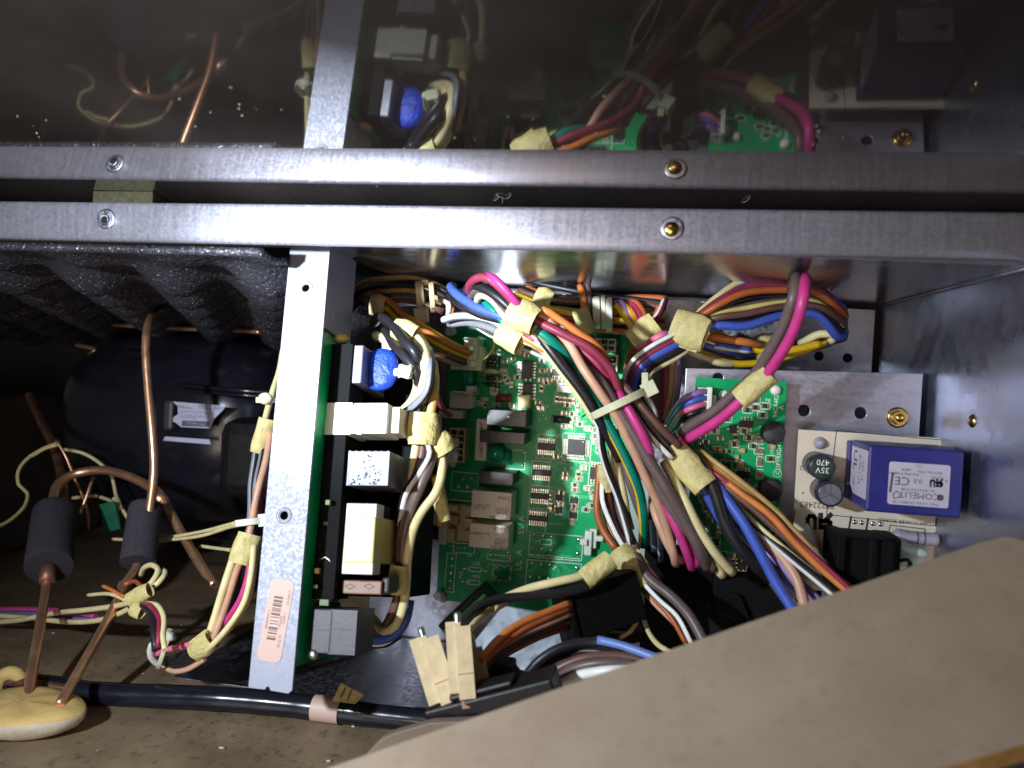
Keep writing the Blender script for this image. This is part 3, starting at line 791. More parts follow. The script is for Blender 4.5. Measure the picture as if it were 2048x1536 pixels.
def stext(t, px, py, hpx, vert=False, flip=True):
    r, u = (-X, -Y) if flip else (X, Y)
    if vert: r, u = (Y, -X)
    silk.text(t, P(px, py, ZB)+SH, r, u, hpx*mmpx(ZB)*1.25)
# solder pads: one mesh shared by all
pm_ = mesh_of(MB().lathe((0, 0, 0), Z, [(0, 1.15), (0.35, 1.0), (0.6, 0.6), (0.7, 0.1)], 12), 'solder_pad', ['solder'])
def pad(px, py, parent=None, z=ZB, s=1.0): return inst(pm_, 'solder_pad', parent or mb_, P(px, py, z), 0, (s, s, s))
# chips
def chip(px0, py0, px1, py1, n, side='h', h=1.6, parent=None, z=None, pin=4.5):
    z = ZB if z is None else z; parent = parent or mb_
    m = MB(); cbox(m, px0, py0, px1, py1, z, z+h)
    c = m.build('chip', 'chip', parent, bev=0.2)
    a, b = P(px0, py0, z), P(px1, py1, z); x0, x1, y0, y1 = min(a.x, b.x), max(a.x, b.x), min(a.y, b.y), max(a.y, b.y)
    m = MB(); L = pin*mmpx(z)*2
    def leg(p, d, wd):
        s_ = Vector((-d.y, d.x, 0))
        m.box((-0.3, -wd/2, h*0.35), (L*0.45, wd/2, h*0.5), 0, (d, s_, Z), p); m.box((L*0.4, -wd/2, 0.1), (L, wd/2, 0.3), 0, (d, s_, Z), p)
        m.box((L*0.35, -wd/2, 0.1), (L*0.45, wd/2, h*0.5), 0, (d, s_, Z), p)
    if 'h' in side or side == 'q':
        for k in range(n):
            x = x0+(x1-x0)*(k+0.5)/n; wd = (x1-x0)/n*0.5
            leg(Vector((x, y1, z)), Y, wd); leg(Vector((x, y0, z)), -Y, wd)
    if 'v' in side or side == 'q':
        for k in range(n):
            y = y0+(y1-y0)*(k+0.5)/n; wd = (y1-y0)/n*0.5
            leg(Vector((x1, y, z)), X, wd); leg(Vector((x0, y, z)), -X, wd)
    o = m.build('pins', 'tin', c); o['kind'] = 'stuff'
    return c
chip(1076, 885, 1109, 902, 8); chip(1066, 938, 1100, 953, 8); chip(1062, 985, 1097, 1000, 8); chip(1058, 1030, 1094, 1044, 8)
for (x, y) in ((1076, 868), (1065, 921), (1061, 971), (1057, 1015)): srect(x, y, x+37, y+48, 0.2)
q = chip(1136, 878, 1169, 911, 12, 'q', 1.5)
m = MB().lathe(P(1166, 884, ZB+1.5), Z, [(0, 0.35), (0.08, 0.3)], 10).build('dot', 'silk', q)
sl((1126, 866), (1170, 868)); sl((1180, 874), (1183, 880), (1180, 926), (1124, 920), (1126, 866))
chip(1181, 934, 1203, 960, 4, 'h', 1.6); srect(1180, 924, 1206, 970)
chip(1105, 737, 1122, 752, 5, 'h')
chip(1044, 722, 1062, 758, 6, 'v', 3.4); chip(1046, 766, 1062, 800, 5, 'v', 3.4)
# loose silkscreen outlines and their pads, lower part of the board
srect(1061, 1064, 1167, 1113); srect(1055, 1119, 1163, 1168); sl((1058, 1108), (1160, 1118)); 
for px, py in ((1068, 1069), (1086, 1071), (1103, 1073), (1157, 1079), (1066, 1096), (1084, 1098), (1102, 1100), (1155, 1107),
               (1064, 1126), (1082, 1128), (1100, 1130), (1153, 1136), (1061, 1153), (1079, 1155), (1097, 1157), (1148, 1163)): pad(px, py)
srect(1080, 1078, 1103, 1088, 0.3); sl((1070, 1083), (1080, 1082))
for px in (1063, 1075, 1087, 1099): pad(px, 1111, s=0.7)
stext('R79', 1118, 1116, 8); sl((1106, 1139), (1112, 1133), w=0.5)
srect(895, 1106, 913, 1183, 0.3)
for k in range(5): pad(905-k*1.5, 1116+k*15)
stext('P12', 922, 1150, 8, True)
for (y, t) in ((1138, 'R71'), (1164, 'R68')):
    srect(939-(y-1138)*0.1, y-4, 962-(y-1138)*0.1, y+4, 0.3)
    sl((931, y-1), (939, y)); sl((962, y+2), (969, y+3)); pad(928-(y-1138)*0.1, y-1); pad(972-(y-1138)*0.1, y+4)
    stext(t, 953, y-11, 8)
sl((988, 1129), (1005, 1131), (1009, 1136), (1013, 1132), (1024, 1133), (1021, 1163), (986, 1159), closed=True)
for px, py in ((992, 1136), (1022, 1139), (990, 1154), (1019, 1158)): pad(px, py)
srect(976, 1108, 1021, 1119, 0.3); pad(982, 1109, s=1.1); pad(1016, 1105, s=.9); pad(1016, 1114, s=.9)
srect(908, 1085, 950, 1104, 0.3); sl((900, 1091), (908, 1093))
for px in (916, 922, 929): pad(px, 1096, s=0.6)
stext('R9', 939, 1110, 7)
stext('UL  A', 1038, 1120, 14, True); stext('SS  A', 1043, 1050, 14, True)
srect(905, 943, 958, 980, 0.3)
for px, py in ((927, 957), (944, 957), (917, 973), (934, 974)): pad(px, py)
srect(1008, 898, 1052, 936, 0.25); pad(1048, 905, s=.9); pad(1045, 931, s=.9)
stext('C', 1233, 687, 10)
m = MB().tube(crom([B(887, 1198, 0), B(879, 1190, 5), B(874, 1193, 8)], 1), 2.2, 10); m.build('standoff', 'white_nylon', mb_, label='white plastic standoff')
m = MB().lathe(B(905, 664, 0), Z, [(0, 2.6), (5, 2.4), (6, 1.4)], 14); m.build('standoff', 'white_nylon', mb_)
# small surface parts; two shared meshes
M['gold_tin'] = metal('dull_gold_solder', (0.52, 0.45, 0.28), 0.36, 0.1, 500)
def smd_mesh(body, term, L, W_, H):
    mm_ = MB().box((-L/2*0.55, -W_/2, 0), (L/2*0.55, W_/2, H), 0); mm_.box((-L/2, -W_/2-.05, 0), (-L/2*0.55, W_/2+.05, H+.05), 1); mm_.box((L/2*0.55, -W_/2-.05, 0), (L/2, W_/2+.05, H+.05), 1)
    return mesh_of(mm_, 'surface_part', [body, term])
RES = smd_mesh('chip', 'gold_tin', 3.0, 1.6, 0.6); CAP = smd_mesh('brown_part', 'gold_tin', 2.8, 1.5, 1.0); LCAP = smd_mesh('mustard', 'tin', 3.0, 1.7, 1.1)
def sot_mesh():
    mm_ = MB().box((-1.6, -1.5, 0.2), (1.6, 1.5, 1.5), 0)
    for x, y, d in ((-0.9, -1.5, -1), (0.9, -1.5, -1), (0, 1.5, 1)): mm_.box((x-0.3, y, 0.1), (x+0.3, y+d*0.9, 0.5), 1)
    return mesh_of(mm_, 'transistor', ['chip', 'tin'])
SOT = sot_mesh()
def smd(px, py, kind='r', vert=False, outline=True, parent=None, z=None, sk=None):
    z0 = ZB if z is None else z
    me, nm = dict(r=(RES, 'resistor'), c=(CAP, 'capacitor'), l=(LCAP, 'capacitor'), t=(SOT, 'transistor'))[kind]
    p = P(px, py, z0); o = inst(me, nm, parent or mb_, p, (math.pi/2 if vert else 0)+random.uniform(-.03, .03))
    if outline:
        hx, hy = (2.0, 1.3) if kind != 't' else (2.3, 2.5)
        if vert: hx, hy = hy, hx
        (sk or silk).poly([p+SH+Vector(q) for q in ((-hx, -hy, 0), (hx, -hy, 0), (hx, hy, 0), (-hx, hy, 0))], 0.3)
        if random.random() < 0.45:
            (sk or silk).text(random.choice(('R', 'C', 'R1', 'C2', 'R6', 'D')), p+SH+Vector((random.uniform(-1, 1), hy+1.3, 0)), -X, -Y, 1.9)
    return o
for (px, py) in ((1118, 995), (1148, 1000), (1117, 1020), (1146, 1030)): smd(px, py, 't')
for i, (px, py) in enumerate(((1084, 722), (1085, 742), (1083, 760), (1083, 777), (1099, 741), (1100, 760), (1093, 765), (1076, 805), (1080, 815),
        (1114, 798), (1122, 799), (1130, 800), (1139, 801), (1147, 802), (1129, 826), (1144, 828), (1150, 836), (1143, 848), (1160, 848), (1128, 852),
        (1176, 857), (1112, 913), (1131, 947), (1130, 955), (1157, 948), (1158, 957), (1168, 935), (1150, 970), (1150, 979), (1175, 976), (1123, 985),
        (1100, 994), (1101, 1011), (1106, 1012), (1106, 1020), (1122, 1007), (1148, 1012), (1147, 1018), (1145, 1042), (1172, 1019), (1186, 985), (1188, 995),
        (1185, 1011), (1190, 872), (1192, 884), (1197, 900), (1190, 860), (1083, 817), (1163, 800), (1114, 756), (1120, 763), (1135, 810), (1156, 815))):
    smd(px, py, 'rcl'[i % 3], vert=(i in (9, 10, 11, 12, 13, 31, 32, 48) or i % 7 == 3))
for i in range(34):
    px = random.uniform(960, 1058); py = random.uniform(702, 815)
    if px < 975 and py < 735: continue
    smd(px, py, 'rcl'[i % 3], vert=random.random() < 0.4, outline=random.random() < 0.6)
m = MB(); cbox(m, 1114, 765, 1148, 786, ZB, ZB+5); o = m.build('white_block', 'white_nylon', mb_, bev=0.3)
pt = MB(); [pt.box((0, 0, 0), (1.6, .5, .05), 0, (X, Y, Z), P(1124+k*9, 772, ZB+5.05)) for k in range(2)]; pt.build('marking', 'ink', o)
m = MB().cyl(P(1105, 838, ZB+1.8), P(1137, 841, ZB+1.8), 1.7, 1.7, 14); m.cyl(P(1103, 838, ZB+1.8), P(1107, 838, ZB+1.8), 1.75, 1.75, 14, 1)
m.build('diode', ['chip', 'tin'], mb_)
# traces and vias
rb = random.Random(21)
for k in range(95):
    px, py = rb.uniform(1075, 1240), rb.uniform(690, 1060)
    if rb.random() < 0.35: px, py = rb.uniform(900, 1160), rb.uniform(1100, 1190)
    p = P(px, py, ZB)+Vector((0, 0, 0.04)); pts = [p]; d = rb.choice(((1, 0), (0, 1), (1, 1), (1, -1)))
    for j in range(rb.randint(2, 4)):
        L = rb.uniform(2, 8); n = math.hypot(*d); q = pts[-1]+Vector((d[0]/n*L, d[1]/n*L*rb.choice((1, 1, -1)), 0))
        q.x = max(BX0+1, min(BX1-1, q.x)); q.y = max(BY0+1, min(BY1-1, q.y)); pts.append(q); d = rb.choice(((1, 0), (0, 1), (1, 1), (-1, 1)))
    c_ = rb.randint(1, 4)
    for j in range(c_): trc.poly([v+Vector((j*0.85, j*0.5, 0)) for v in pts], 0.32, closed=False)
o = trc.build('traces', 'trace', mb_); o['kind'] = 'stuff'
m = MB()
for k in range(210):
    px, py = rb.uniform(1070, 1235), rb.uniform(690, 960)
    p = P(px, py, ZB); m.lathe(p, Z, [(0.02, 0.42), (0.12, 0.3)], 8)
o = m.build('vias', 'film', mb_); o['kind'] = 'stuff'
o = silk.build('silkscreen', 'silk', mb_); o['kind'] = 'stuff'
# tan relays with their printing
def relay(px0, py0, px1, py1, h, mat, texts=(), ink='ink_brown', name='relay', ts=10, label=None):
    m = MB(); cbox(m, px0, py0, px1, py1, ZB, ZB+h)
    o = m.build(name, mat, mb_, bev=0.35, label=label)
    if texts:
        pr = MB()
        for (t, px, py, s_) in texts: pr.text(t, P(px, py, ZB+h)+Vector((0, 0, .12)), -X, -Y, s_*mmpx(ZB+h)*1.2)
        pr.build('print', ink, o)
    return o
relay(944, 980, 1021, 1041, 15, 'relay', (('OMRON', 1001, 1035, 10), ('G5NB', 1005, 1027, 8), ('12VDC', 1004, 1019, 8), ('CHINA', 1010, 996, 9), ('5A 250V ~', 962, 1010, 7), ('5A 30V', 960, 1016, 7)), label='upper tan relay')
relay(940, 1046, 1016, 1101, 15, 'relay', (('OMRON', 1001, 1095, 9), ('G5NB', 1000, 1087, 8), ('12VDC', 1003, 1080, 8), ('CHINA', 1003, 1057, 9), ('5A 250V', 965, 1067, 7), ('7', 964, 1075, 9), ('CHN', 948, 1066, 8)), label='lower tan relay')
relay(958, 941, 1026, 972, 15, 'relay_grey')
relay(960, 860, 1049, 890, 17, 'relay_grey'); relay(974, 818, 1052, 855, 17, 'relay_grey', (('OJT-SH', 1030, 832, 6),), 'ink_grey')
m = MB().lathe(P(1017, 834, ZB+17), Z, [(0.02, 1.0), (0.3, .9), (0.45, .4)], 14); m.build('rivet', 'tin', mb_)
relay(953, 838, 971, 922, 13, 'relay', (), name='film_capacitor')
pr = MB()
for t, py in (('104K', 905), ('275V~', 888), ('X2', 872), ('MKP', 855)): pr.text(t, P(963, py, ZB+13)+Vector((0, 0, .12)), Y, -X, 2.6)
pr.build('print', 'ink_brown', bpy.data.objects['film_capacitor.001'])
m = MB().ell(P(993, 906, ZB+5), 4.4, 4.6, 5.0, 0, 20, 12, p=0.85); m.ell(P(1014, 914, ZB+3), 2.0, 4.0, 3.0, 0, 14, 10); m.build('dipped_capacitor', 'green_cap', mb_, label='glossy green dipped capacitor')
m = MB(); cbox(m, 1037, 789, 1058, 818, ZB, ZB+9); m.build('box_capacitor', 'film', mb_, bev=0.4, label='yellow box capacitor')
m = MB().cyl(P(993, 796, ZB+2.6), P(1022, 797, ZB+2.6), 2.1, 2.1, 14); m.build('resistor', 'red_res', mb_, label='red-brown resistor')
# row of diodes lying flat
for k in range(5):
    y = 716+k*13
    m = MB().cyl(P(972, y, ZB+1.6), P(1000, y+2, ZB+1.6), 1.3, 1.3, 12); m.tube([P(962, y-1, ZB+1.6), P(1012, y+3, ZB+1.6)], 0.3, 6, 1); m.cyl(P(994, y+1.5, ZB+1.6), P(997, y+1.7, ZB+1.6), 1.34, 1.34, 12, 1)
    m.build('diode', ['cap_green' if k != 2 else 'film', 'tin'], mb_)
m = MB().cyl(P(938, 735, ZB+5), P(938, 775, ZB+5), 2.6, 2.6, 16); m.build('green_inductor', 'green_cap', mb_)
m = MB().cyl(P(942, 785, ZB+5), P(955, 779, ZB+6), 3.2, 2.6, 16); m.build('trimmer', 'pale_blue', mb_)
# pin headers with square pockets
def pockets(px0, py0, px1, py1, nx, ny, h, mat, name='header', label=None):
    a, b = P(px0, py0, ZB+h), P(px1, py1, ZB+h); x0, x1, y0, y1 = min(a.x, b.x), max(a.x, b.x), min(a.y, b.y), max(a.y, b.y)
    t = 0.75; cw, ch = (x1-x0-t)/nx, (y1-y0-t)/ny; hs_ = []
    for i in range(nx):
        for j in range(ny):
            xa, ya_ = x0+t+i*cw, y0+t+j*ch
            hs_.append([Vector((xa, ya_, ZB+h)), Vector((xa+cw-t, ya_, ZB+h)), Vector((xa+cw-t, ya_+ch-t, ZB+h)), Vector((xa, ya_+ch-t, ZB+h))])
    m = MB().prism([(x0, y0, ZB+h), (x1, y0, ZB+h), (x1, y1, ZB+h), (x0, y1, ZB+h)], (0, 0, -h+0.1), 0, hs_)
    m.sm = [False]*len(m.sm)
    o = m.build(name, mat, mb_, label=label); q = MB()
    for hh in hs_: c = (hh[0]+hh[2])/2; q.box((-.35, -.35, 0), (.35, .35, h*0.6), 0, (X, Y, Z), Vector((c.x, c.y, ZB)))
    p = q.build('pins', 'tin', o); p['kind'] = 'stuff'
    return o
pockets(899, 856, 928, 926, 2, 5, 11, 'tan_nylon', label='tan header with ten open pockets')
pockets(1186, 676, 1231, 704, 3, 2, 10, 'nylon', label='pale header with six open pockets'); pockets(1194, 708, 1234, 745, 2, 2, 10, 'nylon')
# plugged connectors on the left edge
def block(px0, py0, px1, py1, z0, z1, mat, name, parent=mb_, bev=0.35, label=None):
    m = MB(); cbox(m, px0, py0, px1, py1, z0, z1); return m.build(name, mat, parent, bev=bev, label=label)
pl = thing('wire_plug', 'white plug at the end of the yellow and orange wires, left edge of main board', 'plug', P(935, 708, 20))
m = MB(); cbox(m, 903, 690, 962, 742, ZB, 22); cbox(m, 928, 674, 952, 735, ZB, 27); cbox(m, 938, 690, 946, 702, 26, 31); cbox(m, 926, 676, 952, 681, 26, 31); m.build('housing', 'nylon', pl, bev=0.5)
m = MB(); cbox(m, 954, 700, 968, 716, ZB, 20); cbox(m, 908, 728, 925, 738, 21, 26); cbox(m, 929, 714, 937, 726, 26, 29); m.build('latch', 'white_nylon', pl, bev=0.4)
pl = thing('wire_plug', 'small white plug on the crimson wire, left edge of main board', 'plug', P(915, 805, 20))
m = MB(); cbox(m, 900, 783, 940, 818, ZB, 24); cbox(m, 903, 782, 942, 788, 23, 27); cbox(m, 885, 818, 925, 838, ZB, 20); m.build('housing', 'nylon', pl, bev=0.5)
m = MB(); cbox(m, 932, 772, 946, 784, 18, 26); cbox(m, 872, 822, 895, 830, 16, 24); m.build('latch', 'white_nylon', pl, bev=0.4)
pl = thing('wire_plug', 'cream plug hanging half off the tan pocketed header', 'plug', P(893, 910, 24))
m = MB(); cbox(m, 876, 876, 906, 930, 16, 30); cbox(m, 900, 880, 912, 895, 26, 33); m.build('housing', 'nylon', pl, bev=0.8)
m = MB(); m.tube([P(900, 905, 31), P(884, 945, 26)], 2.0, 8); m.tube([P(910, 908, 31), P(905, 930, 27)], 1.9, 8); m.build('latch', 'white_nylon', pl)
pl = thing('wire_plug', 'white rectangular plug with a dark slot at the lower left of the main board', 'plug', P(880, 1070, 20))
m = MB(); cbox(m, 851, 1036, 891, 1090, ZB, 22); m.build('housing', 'white_nylon', pl, bev=0.4)
m = MB(); cbox(m, 866, 1050, 876, 1080, 21.6, 22.3); m.build('slot', 'black', pl)
m = MB(); cbox(m, 856, 1083, 886, 1087, 21.9, 22.4); cbox(m, 854, 1042, 860, 1080, 21.9, 22.5); m.build('ribs', 'nylon', pl, bev=0.2)
wc_ = MB(); cbox(wc_, 892, 1006, 944, 1084, ZB, 12.5); 
for k in range(3): cbox(wc_, 928, 1012+k*24, 946, 1030+k*24, 12, 15.5)
cbox(wc_, 890, 1010, 916, 1024, 12, 19); cbox(wc_, 895, 1030, 915, 1050, 12, 18); cbox(wc_, 892, 1058, 908, 1086, 12, 20)
wc_.build('wafer_connector', 'tan_nylon', mb_, bev=0.4, label='tan wafer connector')
m = MB(); cbox(m, 893, 998, 944, 1004, ZB, 14); m.build('connector_wall', 'white_nylon', mb_, bev=0.3)
m = MB(); cbox(m, 1170, 1062, 1182, 1112, ZB, 16); cbox(m, 1180, 1058, 1192, 1098, ZB, 14); cbox(m, 1160, 1078, 1174, 1092, ZB, 18); cbox(m, 1190, 1072, 1206, 1084, ZB, 14); m.build('white_connector', 'white_nylon', mb_, bev=0.5)
pal = block(1243, 958, 1292, 1118, 14, 30, 'pale_clip', 'plastic_strip', None, 0.6)
tag(pal, 'pale cyan plastic strip standing at the right edge of the main board', 'plastic strip')
m = MB(); cbox(m, 1232, 905, 1260, 962, ZB, 24); o = m.build('green_block', 'pcb', None, bev=1.5); tag(o, 'bright green plastic block behind the cream wire, right of the chips', 'terminal block')

# ================================================================== RAISED PLATE, SMALL GREEN BOARD AND WHITE POWER BOARD
ZP = 66.0
pl = thing('mounting_plate', 'raised zinc plate with holes and brass bolt right of the wires', 'plate', P(1610, 900, ZP))
a, b, c, d = P(1372, 736, ZP), P(1846, 747, ZP), P(1838, 1100, ZP), P(1352, 1090, ZP)
m = MB().prism([(a.x, a.y, ZP), (d.x, d.y, ZP), (b.x-0.4, c.y, ZP), (b.x, b.y, ZP)], (0, 0, -1.5), 0,
    [hole(1436, 756, 10, ZP), hole(1608, 821, 11, ZP), hole(1721, 826, 11, ZP)])
m.build('sheet', 'plate', pl, bev=0.25)
m = MB().box((b.x-1.4, c.y, ZP-18), (b.x-0.05, b.y-0.05, ZP-1.6)); m.build('side_flange', 'plate', pl)
c = P(1795, 835, ZP)
m = MB().lathe(c, Z, [(0, 4.4), (0.5, 4.2), (1.0, 3.6)], 24); m.tube([c+Z*0.9, c+Z*3.4], 2.9, 6); m.lathe(c, Z, [(3.3, 1.8), (3.9, 1.5), (4.0, .3)], 12)
m.build('bolt', 'brass', pl, label='brass hexagon bolt')

ZG = 74.0
gb = thing('control_board', 'small green control board with two black coils in front of the zinc plate', 'circuit board', P(1480, 900, ZG))
a, b, c = P(1384, 772, ZG), P(1574, 764, ZG), P(1562, 1118, ZG)
m = MB().box((P(1384, 900, ZG).x, c.y, ZG-1.6), (b.x, b.y, ZG), 0); m.build('board', 'pcb', gb)
sk2 = MB()
def g2(*pts, w=0.22, closed=False): sk2.poly([P(px, py, ZG)+SH for px, py in pts], w, Z, 0, closed)
for (px, py) in ((1448, 790), (1551, 780)):
    m = MB().lathe(P(px, py, ZG), Z, [(-2, 2.2), (0.8, 2.2), (1.6, 1.9), (2.2, 1.0), (2.3, .2)], 20); m.build('standoff', 'white_nylon', gb)
m = MB(); 
cbox(m, 1394, 774, 1422, 834, ZG, ZG+1.6); 
for k in range(5): cbox(m, 1396, 775+k*13, 1419, 779+k*13, ZG, ZG+6.5)
cbox(m, 1416, 774, 1422, 834, ZG, ZG+8); cbox(m, 1422, 790, 1432, 812, ZG, ZG+4); m.build('connector', 'white_nylon', gb, bev=0.25, label='white four-way connector')
for (px, py) in ((1547, 862), (1541, 975)):
    m = MB().lathe(P(px-4, py+2, ZG), Z, [(0, 4.6), (2, 4.9), (3, 4.3), (4, 4.2), (6.5, 4.5), (7, 3.9), (7.05, .2)], 26); m.build('coil', 'ferrite', gb, label='black round coil')
chip(1480, 841, 1505, 856, 4, 'h', 1.6, gb, ZG, 4); chip(1474, 942, 1500, 958, 4, 'h', 1.6, gb, ZG, 4)
rb = random.Random(31)
used = []
for k in range(400):
    px, py = rb.uniform(1405, 1545), rb.uniform(835, 1130)
    if px > 1515 and (835 < py < 890 or 950 < py < 1000): continue
    if 1470 < px < 1512 and (830 < py < 866 or 930 < py < 968): continue
    if any(abs(px-q[0]) < 19 and abs(py-q[1]) < 12 for q in used) or len(used) > 78: continue
    used.append((px, py)); smd(px, py, 'rclrt'[len(used) % 5] if len(used) % 9 else 'l', rb.random() < 0.25, rb.random() < 0.6, gb, ZG, sk2)
for px, py in ((1510, 800), (1511, 815), (1495, 820), (1530, 812), (1525, 830), (1488, 862)): smd(px, py, 'r', False, True, gb, ZG, sk2)
for k in range(2): smd(1518, 882+k*20, 'c', False, True, gb, ZG, sk2)
for (px, py, t, s_) in ((1552, 812, '94CA402', 2.0), (1563, 815, 'A', 2.2), (1558, 905, 'COPYRIGHT 201', 2.0), (1545, 890, 'ON9UAR', 1.6)):
    sk2.text(t, P(px, py, ZG)+SH, Y, -X, s_*1.25)
sk2.poly(circ(P(1555, 946, ZG)+SH, 1.7, 16), 0.22); g2((1386, 832), (1412, 834), (1410, 900), (1384, 899), closed=True)
for px, py in ((1398, 876), (1398, 888)): pad(px, py, gb, ZG)
o = sk2.build('silkscreen', 'silk', gb); o['kind'] = 'stuff'
m = MB()
for k in range(40): p = P(rb.uniform(1400, 1560), rb.uniform(830, 1130), ZG); m.lathe(p, Z, [(0.02, 0.35), (0.2, 0.25)], 7)
o = m.build('vias', 'film', gb); o['kind'] = 'stuff'

ZW = 78.0
pb = thing('power_board', 'pale power board with blue transformer at the right', 'circuit board', P(1730, 1000, ZW))
a, b, c = P(1598, 854, ZW), P(1894, 876, ZW), P(1572, 1175, ZW)
m = MB().box((a.x, c.y, ZW-1.6), (b.x, a.y-1.0, ZW)); m.build('board', 'pcb_white', pb, bev=0.15)
bk = MB()
def W(px, py, h=0.0): return P(px, py, ZW+h)
def bl(*pts, w=0.3, closed=False): bk.poly([W(px, py)+SH for px, py in pts], w, Z, 0, closed)
def bt(t, px, py, hpx): bk.text(t, W(px, py)+SH, -X, -Y, hpx*mmpx(ZW)*1.3)
bl((1673, 861), (1885, 880), (1883, 900)); bl((1673, 861), (1653, 1029), (1870, 1052), (1872, 1036)); 
bt('88222483', 1634, 1010, 12); bt('INTGRM POWER BOARD', 1818, 1044, 7.5); bt('C2', 1607, 936, 9); bt('-', 1655, 910, 9); bt('+', 1606, 985, 9)
bl((1780, 1050), (1850, 1058), (1847, 1090)); bl((1776, 1073), (1780, 1050)); bl((1665, 1062), (1655, 1165)); bl((1702, 1034), (1697, 1060), w=.7); bl((1736, 1038), (1732, 1062), w=.7)
bl((1580, 1058), (1610, 1062)); bl((1578, 1062), (1570, 1130)); bl((1590, 1020), (1585, 1055), w=.4); bt('FUSE', 1645, 1120, 7)
bk.build('print', 'ink', pb)
um = MB()      # the recognised-component mark, reversed R and U
def urmark(mb, cx, cy, s, h, fr):
    """heavy reversed-R with U in front, drawn upside down as in view"""
    q = lambda u, v: fr(cx-u*s, cy+v*s, h)
    wd = 0.30
    def st_(pts, w_): mb.poly([q(*p) for p in pts], w_, Z, 0, False)
    k = s*mmpx(ZW+h)*wd
    st_([(0.95, 0.5), (0.95, -0.2), (0.8, -0.42), (0.5, -0.42), (0.38, -0.2), (0.38, 0.5)], k*0.9)
    st_([(-0.05, -0.5), (-0.05, 0.45), (-0.6, 0.45), (-0.75, 0.3), (-0.75, 0.1), (-0.6, -0.03), (-0.05, -0.03)], k*1.1)
    st_([(-0.35, -0.03), (-0.8, -0.5)], k*1.1)
urmark(um, 1640, 1043, 26, 0.12, lambda x, y, h: P(x, y, ZW+h))
um.build('component_mark', 'ink', pb)
# copper coloured stained patch is bare board in shade; cylinders
for (bx_, by_, tx_, ty_, mt, top, lab) in ((1622, 926, 1645, 935, 'cap_sleeve', 'cap_green', 'capacitor with dark green top'), (1633, 975, 1661, 989, 'cap_sleeve', 'alu', 'capacitor with silver top')):
    # standing along Z: radius from view
    c0 = W(bx_, by_); Hh = 15.0
    c1 = P(tx_, ty_, ZW+Hh)
    r = 24*mmpx(ZW+Hh)
    cc = Vector((c1.x, c1.y, ZW))
    m = MB().lathe(cc, Z, [(0, r), (0.8, r), (1.4, r*0.93), (2.0, r), (Hh-0.5, r), (Hh, r*0.88)], 28, 0)
    o = m.build('capacitor', mt, pb, label=lab)
    m = MB().lathe(cc+Z*Hh, Z, [(0.02, r*0.84), (0.08, r*0.8)], 28)
    t_ = m.build('capacitor_top', top, o)
    if top == 'alu':
        m = MB()
        for an in (90, 210, 330): m.line(cc+Z*(Hh+0.12), cc+Z*(Hh+0.12)+Vector((math.cos(R(an)), math.sin(R(an)), 0))*r*0.78, 0.45)
        m.build('vent_scores', 'ink_grey', o)
    else:
        m = MB(); m.text('35V', cc+Z*(Hh+0.12)-Y*1, -X, -Y, 3.2); m.text('470', cc+Z*(Hh+0.12)+Y*2, -X, -Y, 3.2); m.build('print', 'silk', o)
# blue transformer
HT = 30.0
t0, t1 = P(1738, 886, ZW+HT), P(1922, 1038, ZW+HT)
t0y = P(1738, 890, ZW+HT).y
fl = W(1697, 878); fb = W(1672, 1022)
tf = MB().box((t0.x, t1.y, ZW+4), (t1.x, t0y, ZW+HT)).build('transformer', 'blue_tr', pb, bev=1.0, label='blue block transformer')
m = MB(); m.box((W(1692, 900).x, t1.y+0.6, ZW+0.2), (t1.x-0.6, t0y-0.6, ZW+4.1)); m.build('base', 'blue_tr', tf, bev=0.5)
# label on top
lb = [P(px, py, ZW+HT)+Z*0.2 for px, py in ((1781, 921), (1903, 933), (1894, 1018), (1772, 1006))]
cxl = sum((p.x for p in lb))/4; cyl_ = sum((p.y for p in lb))/4; lw = (lb[1].x-lb[0].x+lb[2].x-lb[3].x)/4; lh = (lb[0].y-lb[3].y+lb[1].y-lb[2].y)/4
m = MB().prism(list(reversed(rrect(cxl-lw, cyl_-lh, cxl+lw, cyl_+lh, 0.9, ZW+HT+0.22))), (0, 0, -0.2)); lo_ = m.build('label', 'label_silver', tf)
pr = MB(); zt = ZW+HT+0.3
def lt(t, px, py, hpx, wsc=1.0): 
    p = P(px, py, ZW+HT); pr.text(t, Vector((p.x, p.y, zt)), -X, -Y, hpx*mmpx(ZW+HT)*1.3, 0, wsc)
lt('COMELIT', 1838, 991, 12.5, 1.05); lt('Prim. 115Vac 50-60Hz / 24', 1830, 1006, 5.5); lt('Sec. SG22157Z/1029R', 1835, 980, 5.0); lt('CE', 1804, 961, 17); lt('(U)', 1835, 962, 9)
lt('PN7U7ZCP100039', 1808, 947, 5); lt('50VA', 1812, 939, 5.5); lt('11Vac 12Vac', 1853, 944, 5); lt('SEC', 1878, 946, 5); lt('(+)', 1837, 932, 5); lt('E131727', 1874, 955, 4.5); lt('A', 1892, 962, 6)
pr.lathe(Vector((P(1880, 995, ZW+HT).x, P(1880, 995, ZW+HT).y, zt-0.02)), Z, [(0, 1.2), (0.02, 1.1)], 14)
pr.poly([Vector((p.x, p.y, zt)) for p in (P(x, y, ZW+HT) for x, y in ((1793, 982), (1800, 988), (1797, 995), (1787, 996), (1786, 988)))], 0.3)
pr.line(*[Vector((p.x, p.y, zt)) for p in (P(1785, 947, ZW+HT), P(1780, 982, ZW+HT))], 0.8)
urmark(pr, 1873, 966, 13, HT+0.3, lambda x, y, h: Vector((P(x, y, ZW+HT).x, P(x, y, ZW+HT).y, zt)))
pr.build('print', 'ink_grey', lo_)
